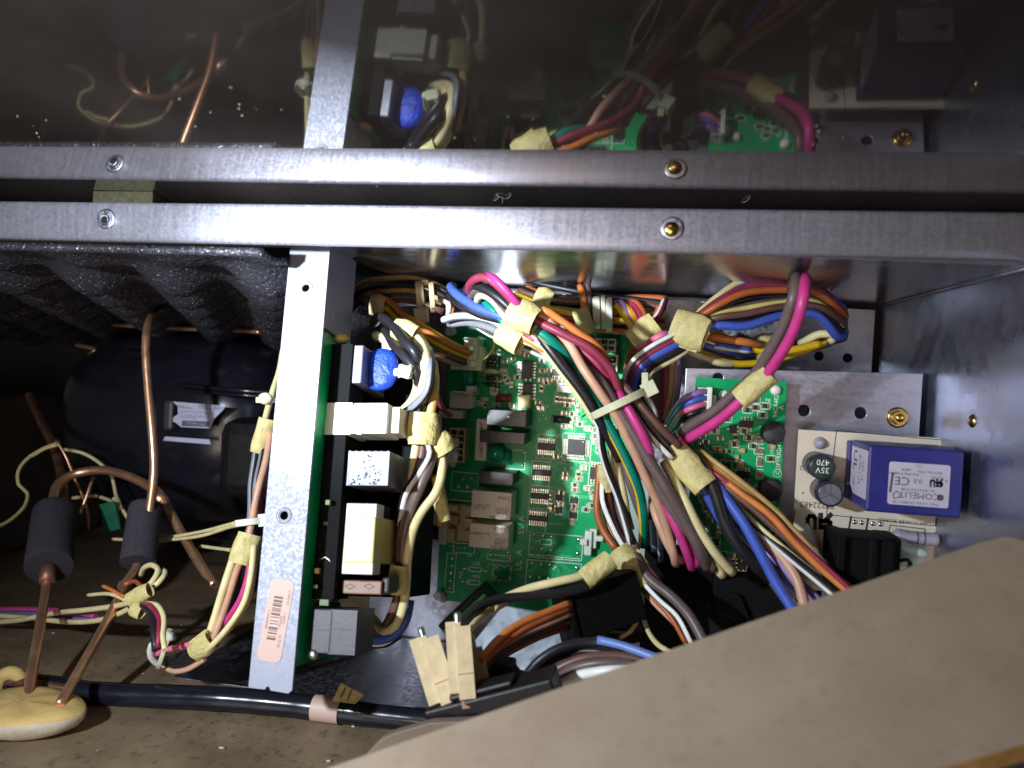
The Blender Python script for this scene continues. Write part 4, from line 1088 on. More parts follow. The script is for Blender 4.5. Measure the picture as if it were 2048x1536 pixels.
# label on the left face of the transformer
fx = t0.x-0.15
def LF(u, v): return Vector((fx, t0y-2.2-u, ZW+7+v))
m = MB().prism([LF(0, 0), LF(15, 0), LF(18, 5), LF(18, 23), LF(0, 23)], (0.14, 0, 0)); sl_ = m.build('side_label', 'label_silver', tf)
pr = MB()
for t, u, v, s_ in (('UL', 5, 6, 7), ('US', 13, 5, 3), ('E170-1 X2', 8, 13, 2.6), ('TRF 12', 8, 17, 2.6)): pr.text(t, LF(u, v)-X*0.06, -Y, Z, s_)
pr.build('print', 'ink', sl_)
# axial resistor, fuse, black filter and clear clip
m = MB(); p, q = W(1786, 1071, 5), W(1876, 1079, 5)
m.tube([W(1770, 1070, 4.5), p, q, W(1884, 1080, 4.5)], 0.45, 8, 1); d_ = (q-p)
m.tube([p+d_*t for t in (0, .08, .16, .3, .6, .78, .88, .96, 1)], lambda t: (1.9 if t < .1 else 2.9 if t < .3 else 2.4 if t < .8 else 2.9 if t < .97 else 1.8), 18, 0)
for t in (0.5, 0.66): m.tube([p+d_*t, p+d_*(t+0.035)], 2.46, 18, 2)
m.build('axial_resistor', ['res_body', 'tin', 'ink_grey'], pb)
m = MB(); p, q = W(1618, 1075, 6), W(1636, 1140, 6); m.tube([W(1613, 1048, 4), p, p.lerp(q, .3), p.lerp(q, .7), q, W(1638, 1160, 4)], lambda t: 0.5 if t < .15 or t > .9 else 2.6, 14)
m.build('white_fuse', 'white_nylon', pb)
m = MB(); cbox(m, 1580, 1064, 1612, 1104, ZW, ZW+6); m.build('relay', 'relay', pb, bev=.5)
m = MB().lathe(W(1645, 1088), Z, [(0, 2.8), (.5, 2.9), (.9, 2.4), (1, .2)], 18); m.build('disc_capacitor', 'tan_nylon', pb)
m = MB(); cbox(m, 1680, 1074, 1786, 1200, ZW, ZW+22); cbox(m, 1740, 1074, 1752, 1200, ZW+22, ZW+24); cbox(m, 1766, 1076, 1798, 1190, ZW, ZW+18); m.build('filter_choke', 'matte_black', pb, bev=1.2, label='large black ridged filter choke')
m = MB(); cbox(m, 1676, 1072, 1686, 1200, ZW, ZW+25); m.build('choke_flange', 'matte_black', pb, bev=.6)
m = MB().tube(crom([W(1792, 1080, 6), W(1812, 1096, 8), W(1835, 1104, 9), W(1850, 1108, 8)], 1.5), lambda t: 2.6-0.8*t, 12); m.box((-4, -3, 0), (4, 4, 5), 0, (X, Y, Z), W(1806, 1112)); m.build('clear_clip', 'pale_clip', pb, bev=.3)
m = MB().tube(crom([W(1795, 1122, 8), W(1815, 1120, 10), W(1821, 1130, 9), W(1812, 1141, 8), W(1792, 1143, 6)], 1), .8, 8); m.build('wire_loop', 'black', pb)
for px in (1709, 1723, 1746, 1761): pad(px, 1044+(px-1709)*.09, pb, ZW, 0.9)
m = MB().lathe(W(1640, 886), Z, [(0, 2.6), (.6, 2.4), (2.4, 1.5), (3, .3)], 18); m.build('standoff', 'res_body', pb, label='translucent board standoff')

# ================================================================== HARNESSES
# --- the big one in front of the main board
H1 = thing('wire_harness', 'thick multicoloured harness running diagonally across the main green board', 'wire harness', P(1230, 790, 90))
def w1(pts, col, rpx=10, stripe=None, **k): return wire(H1, pts, col, rpx, stripe, **k)
# upper left loops into the first tape
w1([(960, 600, 78), (938, 582, 92), (948, 560, 104), (975, 556, 110), (1010, 585, 110), (1042, 622, 108), (1070, 640, 107), (1130, 670, 108), (1182, 698, 107), (1222, 740, 104), (1241, 790, 100), (1262, 845, 96), (1300, 910, 92)], 'rose', 10)
w1([(985, 566, 96), (975, 552, 108), (992, 560, 112), (1022, 592, 112), (1050, 625, 108), (1072, 650, 100), (1120, 700, 92)], 'magenta', 10)
w1([(940, 600, 70), (934, 580, 88), (950, 570, 98), (990, 590, 104), (1025, 620, 105), (1052, 645, 103), (1068, 660, 102), (1098, 695, 104), (1128, 735, 104), (1170, 790, 102), (1205, 850, 98), (1240, 920, 90)], 'black', 12)
w1([(948, 606, 76), (944, 588, 90), (960, 578, 98), (990, 596, 101), (1020, 625, 102), (1040, 650, 100)], 'taupe', 11)
w1([(968, 612, 74), (955, 600, 90), (966, 590, 99), (985, 600, 101), (1008, 630, 100), (1030, 660, 98), (1058, 675, 100), (1098, 702, 102), (1128, 745, 102), (1160, 795, 100), (1196, 850, 96)], 'cream', 9)
w1([(980, 620, 84), (968, 604, 88), (976, 610, 92), (1000, 635, 94), (1020, 660, 94)], 'green', 9)
w1([(1012, 600, 92), (1000, 612, 96), (1010, 632, 98), (1030, 655, 97)], 'pink', 8)
w1([(905, 572, 62), (902, 575, 74), (918, 592, 84), (955, 615, 90), (1000, 632, 94), (1030, 645, 95), (1060, 670, 92)], 'blue', 11)
w1([(900, 590, 70), (925, 610, 82), (960, 628, 86), (1005, 640, 90)], 'black', 11, 'white', sides=(2, 3))
w1([(888, 640, 66), (910, 633, 72), (945, 632, 78), (985, 640, 84), (1020, 655, 90)], 'grey', 10, 'white', sides=(8, 9))
w1([(898, 650, 60), (930, 645, 66), (970, 652, 74), (1008, 668, 82)], 'grey', 9)
w1([(955, 655, 54), (985, 672, 62), (1015, 680, 74), (1040, 692, 88), (1090, 714, 92), (1125, 732, 93), (1150, 765, 92)], 'taupe', 6, 'white')
w1([(1005, 655, 84), (1040, 678, 96), (1075, 693, 99), (1102, 718, 99), (1140, 768, 97), (1178, 818, 95), (1195, 840, 92)], 'cream', 8)
w1([(1010, 660, 84), (1042, 674, 97), (1065, 684, 100), (1092, 704, 99), (1120, 726, 92)], 'orange', 9)
w1([(1008, 650, 84), (1036, 664, 97), (1056, 672, 101), (1085, 695, 101), (1120, 726, 100), (1160, 780, 96)], 'rose', 6)
w1([(1008, 640, 84), (1046, 656, 99), (1070, 672, 103), (1096, 700, 103), (1126, 738, 102), (1162, 790, 97)], 'taupe', 7, 'white')
w1([(1030, 620, 96), (1052, 640, 103), (1075, 660, 105), (1100, 680, 105), (1122, 700, 102), (1150, 735, 96), (1172, 775, 99), (1205, 830, 98), (1238, 890, 96), (1262, 940, 94), (1279, 985, 90), (1287, 1040, 84), (1286, 1090, 74)], 'green', 12, 'yellow', sides=(1, 2))
w1([(1030, 620, 98), (1060, 630, 104), (1088, 620, 108), (1118, 638, 107), (1160, 668, 106), (1192, 690, 104), (1216, 720, 100)], 'orange', 9)
w1([(1030, 622, 94), (1058, 634, 102), (1084, 632, 105), (1110, 655, 104), (1140, 690, 102), (1166, 735, 106), (1200, 785, 107), (1234, 835, 105), (1262, 890, 103), (1292, 955, 100), (1318, 1010, 96), (1335, 1060, 92), (1348, 1110, 90), (1352, 1128, 84)], 'peach', 11)
w1([(1108, 660, 96), (1150, 700, 98), (1190, 735, 98), (1215, 765, 97), (1245, 830, 94), (1275, 890, 92)], 'peach', 8)
w1([(1128, 690, 92), (1170, 730, 99), (1206, 770, 103), (1232, 812, 104), (1262, 860, 104), (1298, 920, 103), (1335, 980, 102), (1372, 1045, 100), (1402, 1105, 98), (1415, 1136, 92)], 'taupe', 13)
w1([(1180, 740, 90), (1215, 780, 96), (1240, 830, 96), (1270, 900, 98), (1310, 965, 98), (1355, 1035, 97), (1398, 1090, 96), (1428, 1140, 92)], 'taupe', 12)
w1([(1130, 745, 92), (1158, 780, 96), (1184, 818, 98), (1198, 850, 97), (1203, 895, 92), (1214, 935, 88), (1236, 990, 84), (1254, 1050, 84), (1264, 1090, 86)], 'black', 10, 'white', sides=(0, 1))
w1([(1215, 750, 92), (1246, 800, 103), (1272, 845, 106), (1296, 893, 104), (1306, 955, 96), (1332, 1010, 96), (1362, 1075, 96), (1380, 1122, 92), (1384, 1136, 86)], 'magenta', 11)
w1([(1312, 965, 90), (1340, 1010, 93), (1375, 1080, 93), (1396, 1130, 90)], 'magenta', 11)
w1([(1304, 1000, 84), (1312, 1030, 88), (1332, 1080, 90), (1350, 1112, 89), (1364, 1122, 84)], 'peach', 10)
w1([(1328, 925, 92), (1345, 955, 96), (1372, 1005, 99), (1400, 1060, 99), (1434, 1110, 97), (1466, 1146, 93)], 'cream', 11)
w1([(1345, 990, 88), (1376, 1045, 92), (1412, 1105, 93), (1446, 1152, 90)], 'cream', 11)
w1([(1205, 800, 84), (1215, 850, 82), (1228, 910, 82), (1240, 960, 83), (1250, 1010, 82), (1252, 1052, 76)], 'cream', 10)
w1([(1198, 930, 72), (1196, 980, 74), (1194, 1020, 76), (1206, 1060, 80), (1234, 1100, 84)], 'rust', 9)
w1([(1212, 985, 70), (1210, 1020, 72), (1222, 1060, 78), (1242, 1098, 82)], 'peach', 8)
w1([(1206, 960, 80), (1206, 1000, 82), (1220, 1040, 84), (1243, 1085, 86), (1262, 1110, 87)], 'black', 9, 'white', sides=(9, 0))
w1([(1224, 975, 74), (1224, 1010, 76), (1232, 1040, 78), (1248, 1075, 80)], 'blue', 9, 'white', sides=(1, 2))
w1([(1236, 980, 76), (1240, 1015, 80), (1254, 1060, 82), (1272, 1100, 86)], 'taupe', 11)
w1([(1262, 1090, 84), (1290, 1150, 90), (1330, 1200, 94), (1372, 1240, 98), (1408, 1290, 104)], 'brown', 11)
w1([(1270, 1110, 88), (1296, 1155, 94), (1340, 1190, 98), (1378, 1230, 104), (1412, 1290, 110)], 'taupe', 12)
w1([(1256, 1110, 88), (1284, 1160, 93), (1320, 1200, 98), (1355, 1232, 102), (1384, 1286, 106)], 'black', 8, 'white', sides=(9, 0))
w1([(1250, 1120, 86), (1276, 1168, 90), (1314, 1212, 94), (1352, 1250, 98), (1380, 1296, 100)], 'peach', 6)
for (px, py) in ((1304, 1040), (1318, 1060)):
    w1([(px, py, 60), (px+2, py+30, 60), (px+4, py+62, 58)], 'lightblue', 7, 'white')
w1([(1075, 650, 94), (1120, 690, 96), (1160, 745, 96), (1196, 800, 95), (1218, 850, 92), (1230, 905, 88)], 'brown', 9)
w1([(1090, 690, 96), (1125, 728, 97), (1158, 775, 96), (1190, 835, 93), (1206, 880, 88)], 'grey', 8, 'white', sides=(1, 2))
w1([(1150, 690, 100), (1195, 728, 101), (1226, 772, 98), (1258, 838, 98), (1290, 895, 96)], 'maroon', 9)
w1([(1230, 770, 96), (1262, 812, 100), (1300, 868, 100), (1345, 915, 98)], 'black', 9, 'white', sides=(9, 0))
w1([(1240, 762, 98), (1278, 806, 102), (1318, 852, 102), (1360, 893, 98)], 'brown', 9)
w1([(1222, 900, 80), (1234, 950, 80), (1246, 1000, 80), (1262, 1060, 82)], 'brown', 9)
w1([(1228, 860, 84), (1246, 920, 84), (1268, 990, 84), (1290, 1050, 80)], 'taupe', 10)
w1([(1216, 930, 76), (1216, 990, 78), (1226, 1040, 80), (1250, 1090, 85)], 'orange', 7)
w1([(1290, 1130, 90), (1330, 1180, 95), (1365, 1212, 101), (1398, 1268, 107)], 'brown', 8)
w1([(1262, 1140, 86), (1300, 1190, 92), (1340, 1232, 98), (1372, 1286, 102)], 'rust', 6)
w1([(1400, 935, 88), (1440, 965, 94), (1500, 1012, 98), (1560, 1065, 101), (1620, 1118, 103), (1700, 1188, 109)], 'brown', 8)
w1([(1395, 918, 90), (1432, 948, 96), (1492, 992, 99), (1556, 1042, 101), (1612, 1096, 104), (1708, 1186, 111)], 'maroon', 6)
w1([(1408, 950, 84), (1450, 985, 90), (1505, 1040, 95), (1560, 1088, 99), (1622, 1140, 103), (1688, 1196, 108)], 'cream', 5)
w1([(1420, 975, 84), (1468, 1020, 90), (1520, 1078, 94), (1556, 1120, 98), (1600, 1178, 103), (1640, 1222, 107)], 'violet', 8)
w1([(1410, 985, 84), (1455, 1040, 88), (1510, 1100, 91), (1548, 1140, 95), (1592, 1190, 101), (1618, 1222, 104)], 'lightblue', 7, 'white')
w1([(1400, 985, 80), (1430, 1028, 82), (1478, 1080, 86), (1530, 1145, 90), (1570, 1200, 94)], 'taupe', 9)
w1([(1398, 900, 88), (1436, 928, 94), (1486, 966, 97), (1545, 1015, 99), (1602, 1075, 102), (1652, 1130, 105)], 'tan', 6)
# second branch leaving to the lower right
w1([(1340, 880, 84), (1376, 935, 92), (1405, 975, 94), (1430, 1020, 92), (1450, 1056, 88), (1470, 1080, 80)], 'blue', 10)
w1([(1360, 880, 86), (1400, 930, 96), (1428, 980, 98), (1448, 1040, 98), (1476, 1090, 98), (1512, 1132, 96), (1545, 1160, 90)], 'black', 14, 'white', sides=(5, 6))
w1([(1380, 900, 86), (1420, 950, 94), (1456, 1000, 97), (1490, 1050, 100), (1520, 1105, 102), (1552, 1165, 104), (1590, 1225, 108)], 'blue', 12)
w1([(1380, 930, 82), (1420, 975, 88), (1470, 1030, 90), (1515, 1070, 94), (1560, 1110, 98), (1592, 1155, 102), (1612, 1225, 108)], 'peach', 11)
w1([(1390, 920, 84), (1430, 955, 92), (1490, 1000, 96), (1550, 1045, 98), (1610, 1100, 100), (1660, 1145, 104), (1720, 1190, 108)], 'rust', 8)
w1([(1385, 905, 86), (1425, 940, 94), (1480, 985, 99), (1540, 1030, 102), (1590, 1085, 104), (1640, 1135, 106), (1705, 1190, 110)], 'orange', 8)
w1([(1380, 900, 84), (1424, 932, 92), (1470, 968, 96), (1510, 1000, 97), (1560, 1050, 97)], 'tan', 8)
w1([(1400, 950, 80), (1450, 1000, 88), (1510, 1055, 94), (1570, 1105, 100), (1625, 1150, 104), (1690, 1205, 110)], 'black', 10, 'white', sides=(0, 1))
w1([(1410, 960, 78), (1460, 1020, 82), (1510, 1080, 86), (1560, 1130, 92), (1625, 1190, 100), (1660, 1225, 106)], 'violet', 10)
w1([(1420, 990, 78), (1470, 1050, 80), (1530, 1110, 84), (1575, 1160, 92), (1605, 1200, 98)], 'blue', 9, 'white', sides=(9, 0))
w1([(1405, 975, 78), (1440, 1030, 80), (1500, 1090, 82), (1560, 1150, 90), (1600, 1200, 96)], 'brown', 10)
w1([(1395, 960, 82), (1425, 1000, 84), (1470, 1060, 88), (1530, 1130, 90), (1580, 1190, 92), (1610, 1220, 96)], 'black', 11)
tape(H1, (1020, 620, 108), (1072, 645, 110), 66, 0.6, None, seed=1)
tape(H1, (1004, 658, 94), (1046, 684, 98), 62, 0.6, None, seed=2)
tape(H1, (1345, 895, 92), (1412, 975, 98), 58, 0.75, None, seed=3)
tape(H1, (1238, 1098, 86), (1290, 1172, 92), 56, 0.7, -10, seed=4)
tape(H1, (1208, 928, 80), (1214, 984, 80), 28, 0.8, None, seed=5)
tie(H1, (1186, 832), (1290, 782), 98, 15, True, (1290, 745), depth=10)

# --- loop to the right of it
H2 = thing('wire_harness', 'multicoloured wire loop held by tape, in front of the upper back wall right of centre', 'wire harness', P(1500, 650, 50))
def w2(pts, col, rpx=9, stripe=None, **k): return wire(H2, pts, col, rpx, stripe, **k)
fan = [('cream', None, -62, 590), ('blue', None, -50, 585), ('rose', None, -46, 592), ('black', None, -32, 600), ('black', None, -24, 606), ('taupe', None, -16, 612), ('lemon', None, -10, 618),
       ('peach', None, -2, 622), ('black', 'white', 5, 626), ('black', None, 12, 632), ('black', None, 16, 640), ('blue', None, 24, 652), ('rust', None, -36, 596), ('brown', None, 0, 616)]
for i, (c, s, dy, ye) in enumerate(fan):
    up = dy < -20
    pts = [(1345+i*1.2, 690-i*1.0, 62), (1385, 655+dy*0.25, 70), (1430, 636+dy*0.62, 68+i*.6), (1490, 622+dy*1.0+(0 if up else 6), 62+i), (1560, 614+dy*(0.95 if up else .75), 58+i),
           (1630, 612+dy*(0.75 if up else .7), 54+i), (1676, ye+22, 48+i*0.6), (1688, ye+44 if dy < 14 else ye+12, 38+i*.3), (1660, 676+i*0.8, 30), (1600, 690+i, 32), (1540, 697+i*1.2, 36), (1470, 690+i*1.6, 40), (1420, 672+i*2, 40), (1380, 655+i*2.2, 38)]
    w2(pts, c, 7.5 if i not in (2, 11) else 9.5, s, sides=(9, 0))
for i, (c, s_, dy, ye) in enumerate((('black', None, -58, 588), ('brown', None, -42, 594), ('black', 'white', -28, 602), ('maroon', None, -20, 610), ('black', None, -6, 620), ('grey', 'white', 2, 624), ('black', None, 9, 630), ('cream', None, 20, 646))):
    w2([(1346+i*2, 694-i*1.5, 58), (1386, 652+dy*0.25, 66), (1430, 632+dy*0.62, 64+i*.6), (1490, 620+dy, 57+i), (1560, 613+dy*.88, 54+i), (1630, 611+dy*.78, 50+i), (1674, ye+20, 44+i*.6), (1686, ye+40 if dy < 14 else ye+10, 36), (1662, 672+i, 28), (1600, 686+i*1.5, 28), (1540, 692+i*2, 32), (1470, 686+i*2.4, 36), (1410, 668+i*3, 36)], c, 7, s_, sides=(9, 0))
w2([(1430, 668, 46), (1470, 684, 52), (1520, 700, 52), (1570, 702, 50), (1640, 688, 46)], 'yellow', 9)
w2([(1360, 680, 40), (1400, 705, 46), (1440, 722, 48), (1480, 728, 46), (1540, 722, 44), (1600, 705, 40), (1660, 680, 36)], 'yellow', 8)
w2([(1420, 672, 58), (1450, 678, 60), (1490, 684, 60), (1520, 690, 54)], 'orange', 9)
w2([(1430, 690, 56), (1460, 695, 56), (1500, 700, 54)], 'blue', 9, 'white')
w2([(1360, 690, 44), (1400, 712, 50), (1440, 726, 50), (1470, 728, 46)], 'cream', 8)
w2([(1600, 688, 40), (1640, 668, 46), (1670, 670, 46), (1660, 684, 40)], 'cream', 9)
# wires left of its tape curving down behind the big harness
for i, (c, s, off) in enumerate((('grey', 'white', 0), ('maroon', None, 12), ('blue', None, 22), ('black', None, 36), ('cream', None, 50), ('tan', None, 6))):
    w2([(1400, 640+off*.8, 72-i), (1350, 668+off*.95, 76-i), (1300, 695+off*1.0, 78-i), (1266+off*.6, 722+off*.7, 78-i), (1250+off*.8, 755+off*.5, 76-i), (1248+off*.8, 785+off*.25, 76-i),
        (1268+off*.55, 815, 80-i), (1300+off*.3, 850, 84-i), (1345, 905-off*.2, 90-i)], c, (7, 8, 12, 12, 8, 8)[i], s, sides=(9, 0))
w2([(1340, 668, 60), (1322, 672, 64), (1308, 680, 62), (1280, 700, 56)], 'pink', 10)
w2([(1350, 690, 40), (1356, 740, 42), (1350, 800, 44), (1338, 850, 46)], 'violet', 9, 'white'); w2([(1330, 700, 40), (1336, 760, 42), (1326, 830, 44)], 'maroon', 14); w2([(1345, 720, 44), (1342, 780, 46), (1330, 840, 46)], 'tan', 7)
w2([(1310, 740, 36), (1312, 790, 38), (1320, 850, 40)], 'taupe', 30)
tape(H2, (1346, 650, 74), (1412, 672, 78), 66, 0.5, 12, seed=6)
tape(H2, (1512, 700, 46), (1550, 694, 46), 60, 0.5, None, seed=7)
# small four-way lead of the little board
H2b = thing('sensor_lead', 'short lead of violet, blue, pink and black wires plugged into the small green board', 'wire lead', P(1390, 800, 86))
for c, py in (('violet', 785), ('blue', 798), ('pink', 811), ('black', 822)):
    wire(H2b, [(1412, py-4, ZG+5), (1392, py+2, ZG+8), (1370, py+12, ZG+6), (1350, py+34, ZG-8), (1335, py+60, ZG-20)], c, 7)
# magenta and grey-brown pair arching in front
H3 = thing('wire_pair', 'magenta and grey-brown wire pair arching up through a sleeve of yellow tape', 'wire pair', P(1510, 770, 105))
wire(H3, [(1350, 892, 84), (1392, 868, 96), (1440, 838, 104), (1488, 796, 110), (1520, 765, 112), (1562, 708, 120), (1592, 650, 128), (1606, 600, 132), (1611, 566, 128), (1610, 556, 112), (1604, 566, 92), (1596, 580, 70)], 'magenta', 12)
wire(H3, [(1340, 882, 82), (1380, 852, 94), (1428, 822, 100), (1474, 782, 106), (1510, 748, 110), (1545, 692, 118), (1572, 640, 124), (1588, 590, 128), (1594, 562, 124), (1593, 555, 108), (1588, 566, 88), (1580, 580, 66)], 'taupe', 12)
tape(H3, (1479, 800, 110), (1540, 746, 113), 46, 0.7, None, seed=8)

# --- bundle lying along the upper wall
H4 = thing('wire_harness', 'bundle of wires lying along the foot of the upper wall with white nylon clamps', 'wire harness', P(1180, 620, 24))
bundle(H4, [(1040, 590, 20), (1090, 610, 24), (1150, 622, 26), (1210, 626, 26), (1280, 628, 28), (1330, 632, 28)], ['cream', 'peach', 'black', 'maroon', ('black', 'white'), 'brown', 'taupe', 'rust', 'yellow', 'blue', 'black', 'orange'], 9, 8, 0.8, 4)
wire(H4, [(1160, 572, 30), (1166, 590, 36), (1168, 620, 40), (1170, 650, 38), (1185, 680, 34), (1200, 720, 30)], 'orange', 8, None); wire(H4, [(1174, 566, 26), (1178, 590, 34), (1178, 620, 38), (1182, 655, 34)], 'taupe', 8)
wire(H4, [(1172, 655, 36), (1190, 690, 34), (1205, 715, 30)], 'brown', 8)
for i, (c, dx) in enumerate((('yellow', 0), ('yellow', 14), ('violet', 8), ('orange', 22), ('maroon', 40), ('rust', 48))):
    wire(H4, [(1226+dx*.4, 628-i, 30), (1234+dx*.7, 612-(i % 3)*4, 36), (1250+dx*.8, 632, 44), (1268+dx*.35, 658, 48), (1282-i, 668+i*2, 50), (1272-i*2, 700+i, 46), (1258-i, 730+i*2, 40)], c, 8)
wire(H4, [(1330, 600, 30), (1320, 625, 40), (1305, 650, 46), (1290, 680, 46), (1275, 710, 40)], 'maroon', 8, 'white'); wire(H4, [(1322, 612, 30), (1310, 640, 42), (1300, 660, 44)], 'orange', 9)
tape(H4, (1160, 618, 40), (1176, 668, 40), 34, 0.6, None, seed=9); tape(H4, (1262, 684, 52), (1312, 646, 52), 50, 0.5, 14, seed=10); tape(H4, (1068, 602, 26), (1100, 614, 26), 66, 0.6, None, seed=11)
tie(H4, (1192, 596), (1194, 655), 30, 14, False, depth=9, mat='nylon'); tie(H4, (1206, 594), (1208, 655), 30, 9, False, depth=9, mat='nylon'); tie(H4, (1218, 598), (1219, 660), 30, 12, False, depth=9, mat='white_nylon')

# --- upper left bundle, cream plug leads and the long drop to the black plug
H5 = thing('wire_harness', 'tan and dark wire bundle in two clamps high between bracket and main board', 'wire harness', P(800, 600, 40))
bundle(H5, [(708, 612, 18), (730, 592, 26), (770, 584, 34), (820, 582, 40), (860, 590, 42), (895, 606, 40)], ['tan', 'taupe', ('black', 'white'), 'pink', ('black', 'white'), 'black', 'violet', 'tan', 'brown'], 8, 7, 0.7, 5)
bundle(H5, [(750, 606, 34), (775, 620, 42), (800, 645, 48), (830, 662, 52), (870, 685, 46), (905, 702, 36), (930, 712, 28)], ['yellow', 'rust', 'yellow', 'brown', ('black', 'cream'), 'orange', 'peach'], 5.5, 8, 0.6, 6)
tape(H5, (742, 610, 42), (772, 614, 42), 44, .6, None, 'tan_nylon', 12, 'clamp'); tie(H5, (838, 566), (842, 622), 42, 16, True, (850, 560), mat='tan_nylon', depth=8); tie(H5, (862, 568), (866, 622), 42, 10, False, mat='tan_nylon', depth=8)
wire(H5, [(895, 600, 40), (904, 618, 42), (900, 635, 40)], 'orange', 7); wire(H5, [(890, 596, 40), (898, 612, 44), (896, 628, 42)], 'white', 7)
H6 = thing('wire_harness', 'thick cream and black leads curving from the white plug up beside the blue varistor', 'wire harness', P(830, 740, 80))
def w6(pts, col, rpx=11, stripe=None, **k): return wire(H6, pts, col, rpx*1.25, stripe, **k)
w6([(752, 672, 80), (775, 680, 86), (800, 700, 92), (826, 728, 98), (838, 765, 100), (828, 800, 98), (805, 825, 94), (785, 838, 90)], 'cream', 11)
w6([(790, 650, 84), (815, 665, 90), (842, 690, 98), (852, 730, 104), (850, 770, 104), (834, 805, 100), (810, 830, 94), (786, 842, 90)], 'cream', 12)
w6([(805, 655, 80), (838, 680, 90), (856, 715, 96), (860, 755, 98), (848, 800, 96)], 'lemon', 12)
w6([(748, 645, 70), (760, 634, 82), (785, 650, 94), (808, 680, 102), (830, 705, 106), (842, 735, 102)], 'black', 10, 'grey', sides=(0, 1))
w6([(758, 668, 72), (772, 664, 84), (790, 692, 96), (812, 715, 104), (834, 745, 106), (838, 770, 100)], 'black', 10, 'grey', sides=(0, 1))
w6([(858, 700, 90), (862, 735, 106), (856, 780, 108), (832, 810, 104), (800, 830, 96), (780, 836, 90)], 'black', 9, 'grey', sides=(9, 0))
w6([(852, 790, 102), (838, 815, 102), (815, 838, 96), (795, 850, 90)], 'black', 9, 'grey', sides=(9, 0))
w6([(866, 725, 90), (870, 765, 98), (866, 805, 102), (858, 840, 102)], 'tan', 9)
tape(H6, (790, 655, 94), (832, 672, 96), 48, .6, None, seed=13); tie(H6, (800, 745), (838, 735), 102, 20, False, depth=7); 
m = MB().box((-3.6, -2.6, -2.2), (2.2, 2.6, 2.2), 0, (Vector((.97, -.22, 0)), Vector((.22, .97, 0)), Z), P(814, 744, 108)); m.box((-5.4, -1.0, -.8), (-3.4, 1.2, .8), 0, (X, Y, Z), P(814, 744, 108)); m.tube([P(800, 745, 108), P(788, 744, 108)], 1.7, 10); m.build('tie_head', 'wax', H6, bev=.7)
H7 = thing('wire_harness', 'taped wires dropping from the cream plug down to the grey-black plug', 'wire harness', P(830, 1000, 90))
def w7(pts, col, rpx=9, stripe=None, **k): return wire(H7, pts, col, rpx*1.12, stripe, **k)
w7([(845, 815, 92), (838, 860, 98), (830, 905, 98), (822, 960, 96)], 'cream', 9)
w7([(862, 815, 92), (856, 860, 100), (848, 905, 100), (828, 960, 100), (802, 1030, 100), (790, 1090, 102), (790, 1150, 104)], 'rust', 8)
w7([(856, 825, 92), (850, 860, 98), (842, 920, 102), (822, 980, 104), (806, 1040, 104), (798, 1100, 105), (798, 1155, 106), (796, 1190, 106), (782, 1232, 106), (762, 1262, 104), (742, 1258, 102), (722, 1240, 98)], 'brown', 10)
w7([(874, 830, 90), (872, 870, 96), (862, 920, 102), (842, 970, 106), (822, 1020, 106), (808, 1080, 106), (804, 1150, 106)], 'taupe', 11)
w7([(850, 880, 104), (858, 905, 104), (838, 945, 106), (812, 985, 106), (800, 1040, 104), (796, 1090, 100)], 'black', 9, 'white', sides=(8, 9))
w7([(880, 880, 94), (884, 940, 100), (872, 985, 106), (846, 1020, 108), (828, 1055, 108), (816, 1110, 108), (812, 1170, 108), (806, 1215, 108), (790, 1252, 108), (768, 1262, 107), (748, 1240, 103), (728, 1228, 98)], 'cream', 10)
w7([(820, 1200, 100), (812, 1240, 102), (792, 1268, 102), (760, 1280, 100), (718, 1276, 96)], 'blue', 10)
w7([(800, 1270, 94), (770, 1288, 94), (740, 1290, 94), (715, 1290, 92)], 'black', 8, 'white', sides=(9, 0)); w7([(812, 1190, 98), (800, 1240, 98), (770, 1272, 98), (740, 1262, 96), (712, 1252, 92)], 'taupe', 8)
w7([(872, 950, 98), (880, 985, 96), (886, 1020, 90), (880, 1045, 78)], 'tan', 12)
tape(H7, (848, 826, 102), (844, 890, 104), 66, .7, None, seed=14); tape(H7, (870, 872, 100), (890, 905, 98), 52, .6, None, seed=15); tape(H7, (800, 1128, 109), (795, 1186, 109), 44, .8, None, seed=16)
tape(H7, (872, 985, 100), (890, 1040, 96), 26, .6, None, seed=17)
wire(H7, [(872, 790, 70), (884, 815, 60), (900, 830, 40)], 'maroon', 7)
wire(H7, [(942, 720, 32), (962, 722, 34), (984, 702, 36), (990, 682, 40), (991, 662, 48)], 'lemon', 2)

# --- leads left of the bracket
H8 = thing('wire_harness', 'taped cream, peach and magenta leads hanging along the left side of the bracket', 'wire harness', P(470, 1200, 110))
def w8(pts, col, rpx=8, stripe=None, **k): return wire(H8, pts, col, rpx, stripe, **k)
w8([(566, 700, 60), (558, 745, 74), (545, 785, 84), (534, 825, 90), (528, 850, 94)], 'cream', 8)
w8([(520, 860, 94), (510, 920, 98), (503, 970, 100), (502, 1020, 102), (496, 1080, 106)], 'black', 9, 'grey', sides=(0, 1))
w8([(532, 860, 94), (522, 920, 100), (512, 970, 104), (510, 1030, 105), (500, 1090, 108)], 'black', 8, 'grey')
w8([(542, 862, 96), (532, 920, 104), (516, 980, 110), (504, 1040, 112), (494, 1090, 114), (474, 1140, 114), (452, 1210, 116), (420, 1290, 120), (400, 1310, 118)], 'peach', 9)
w8([(540, 880, 90), (524, 960, 92), (520, 1040, 94)], 'maroon', 6)
w8([(478, 1080, 110), (462, 1130, 114), (446, 1180, 116), (428, 1240, 118), (412, 1285, 120), (396, 1305, 118)], 'cream', 10)
w8([(490, 1085, 112), (478, 1140, 112), (468, 1190, 112), (448, 1240, 114), (420, 1290, 116)], 'black', 9)
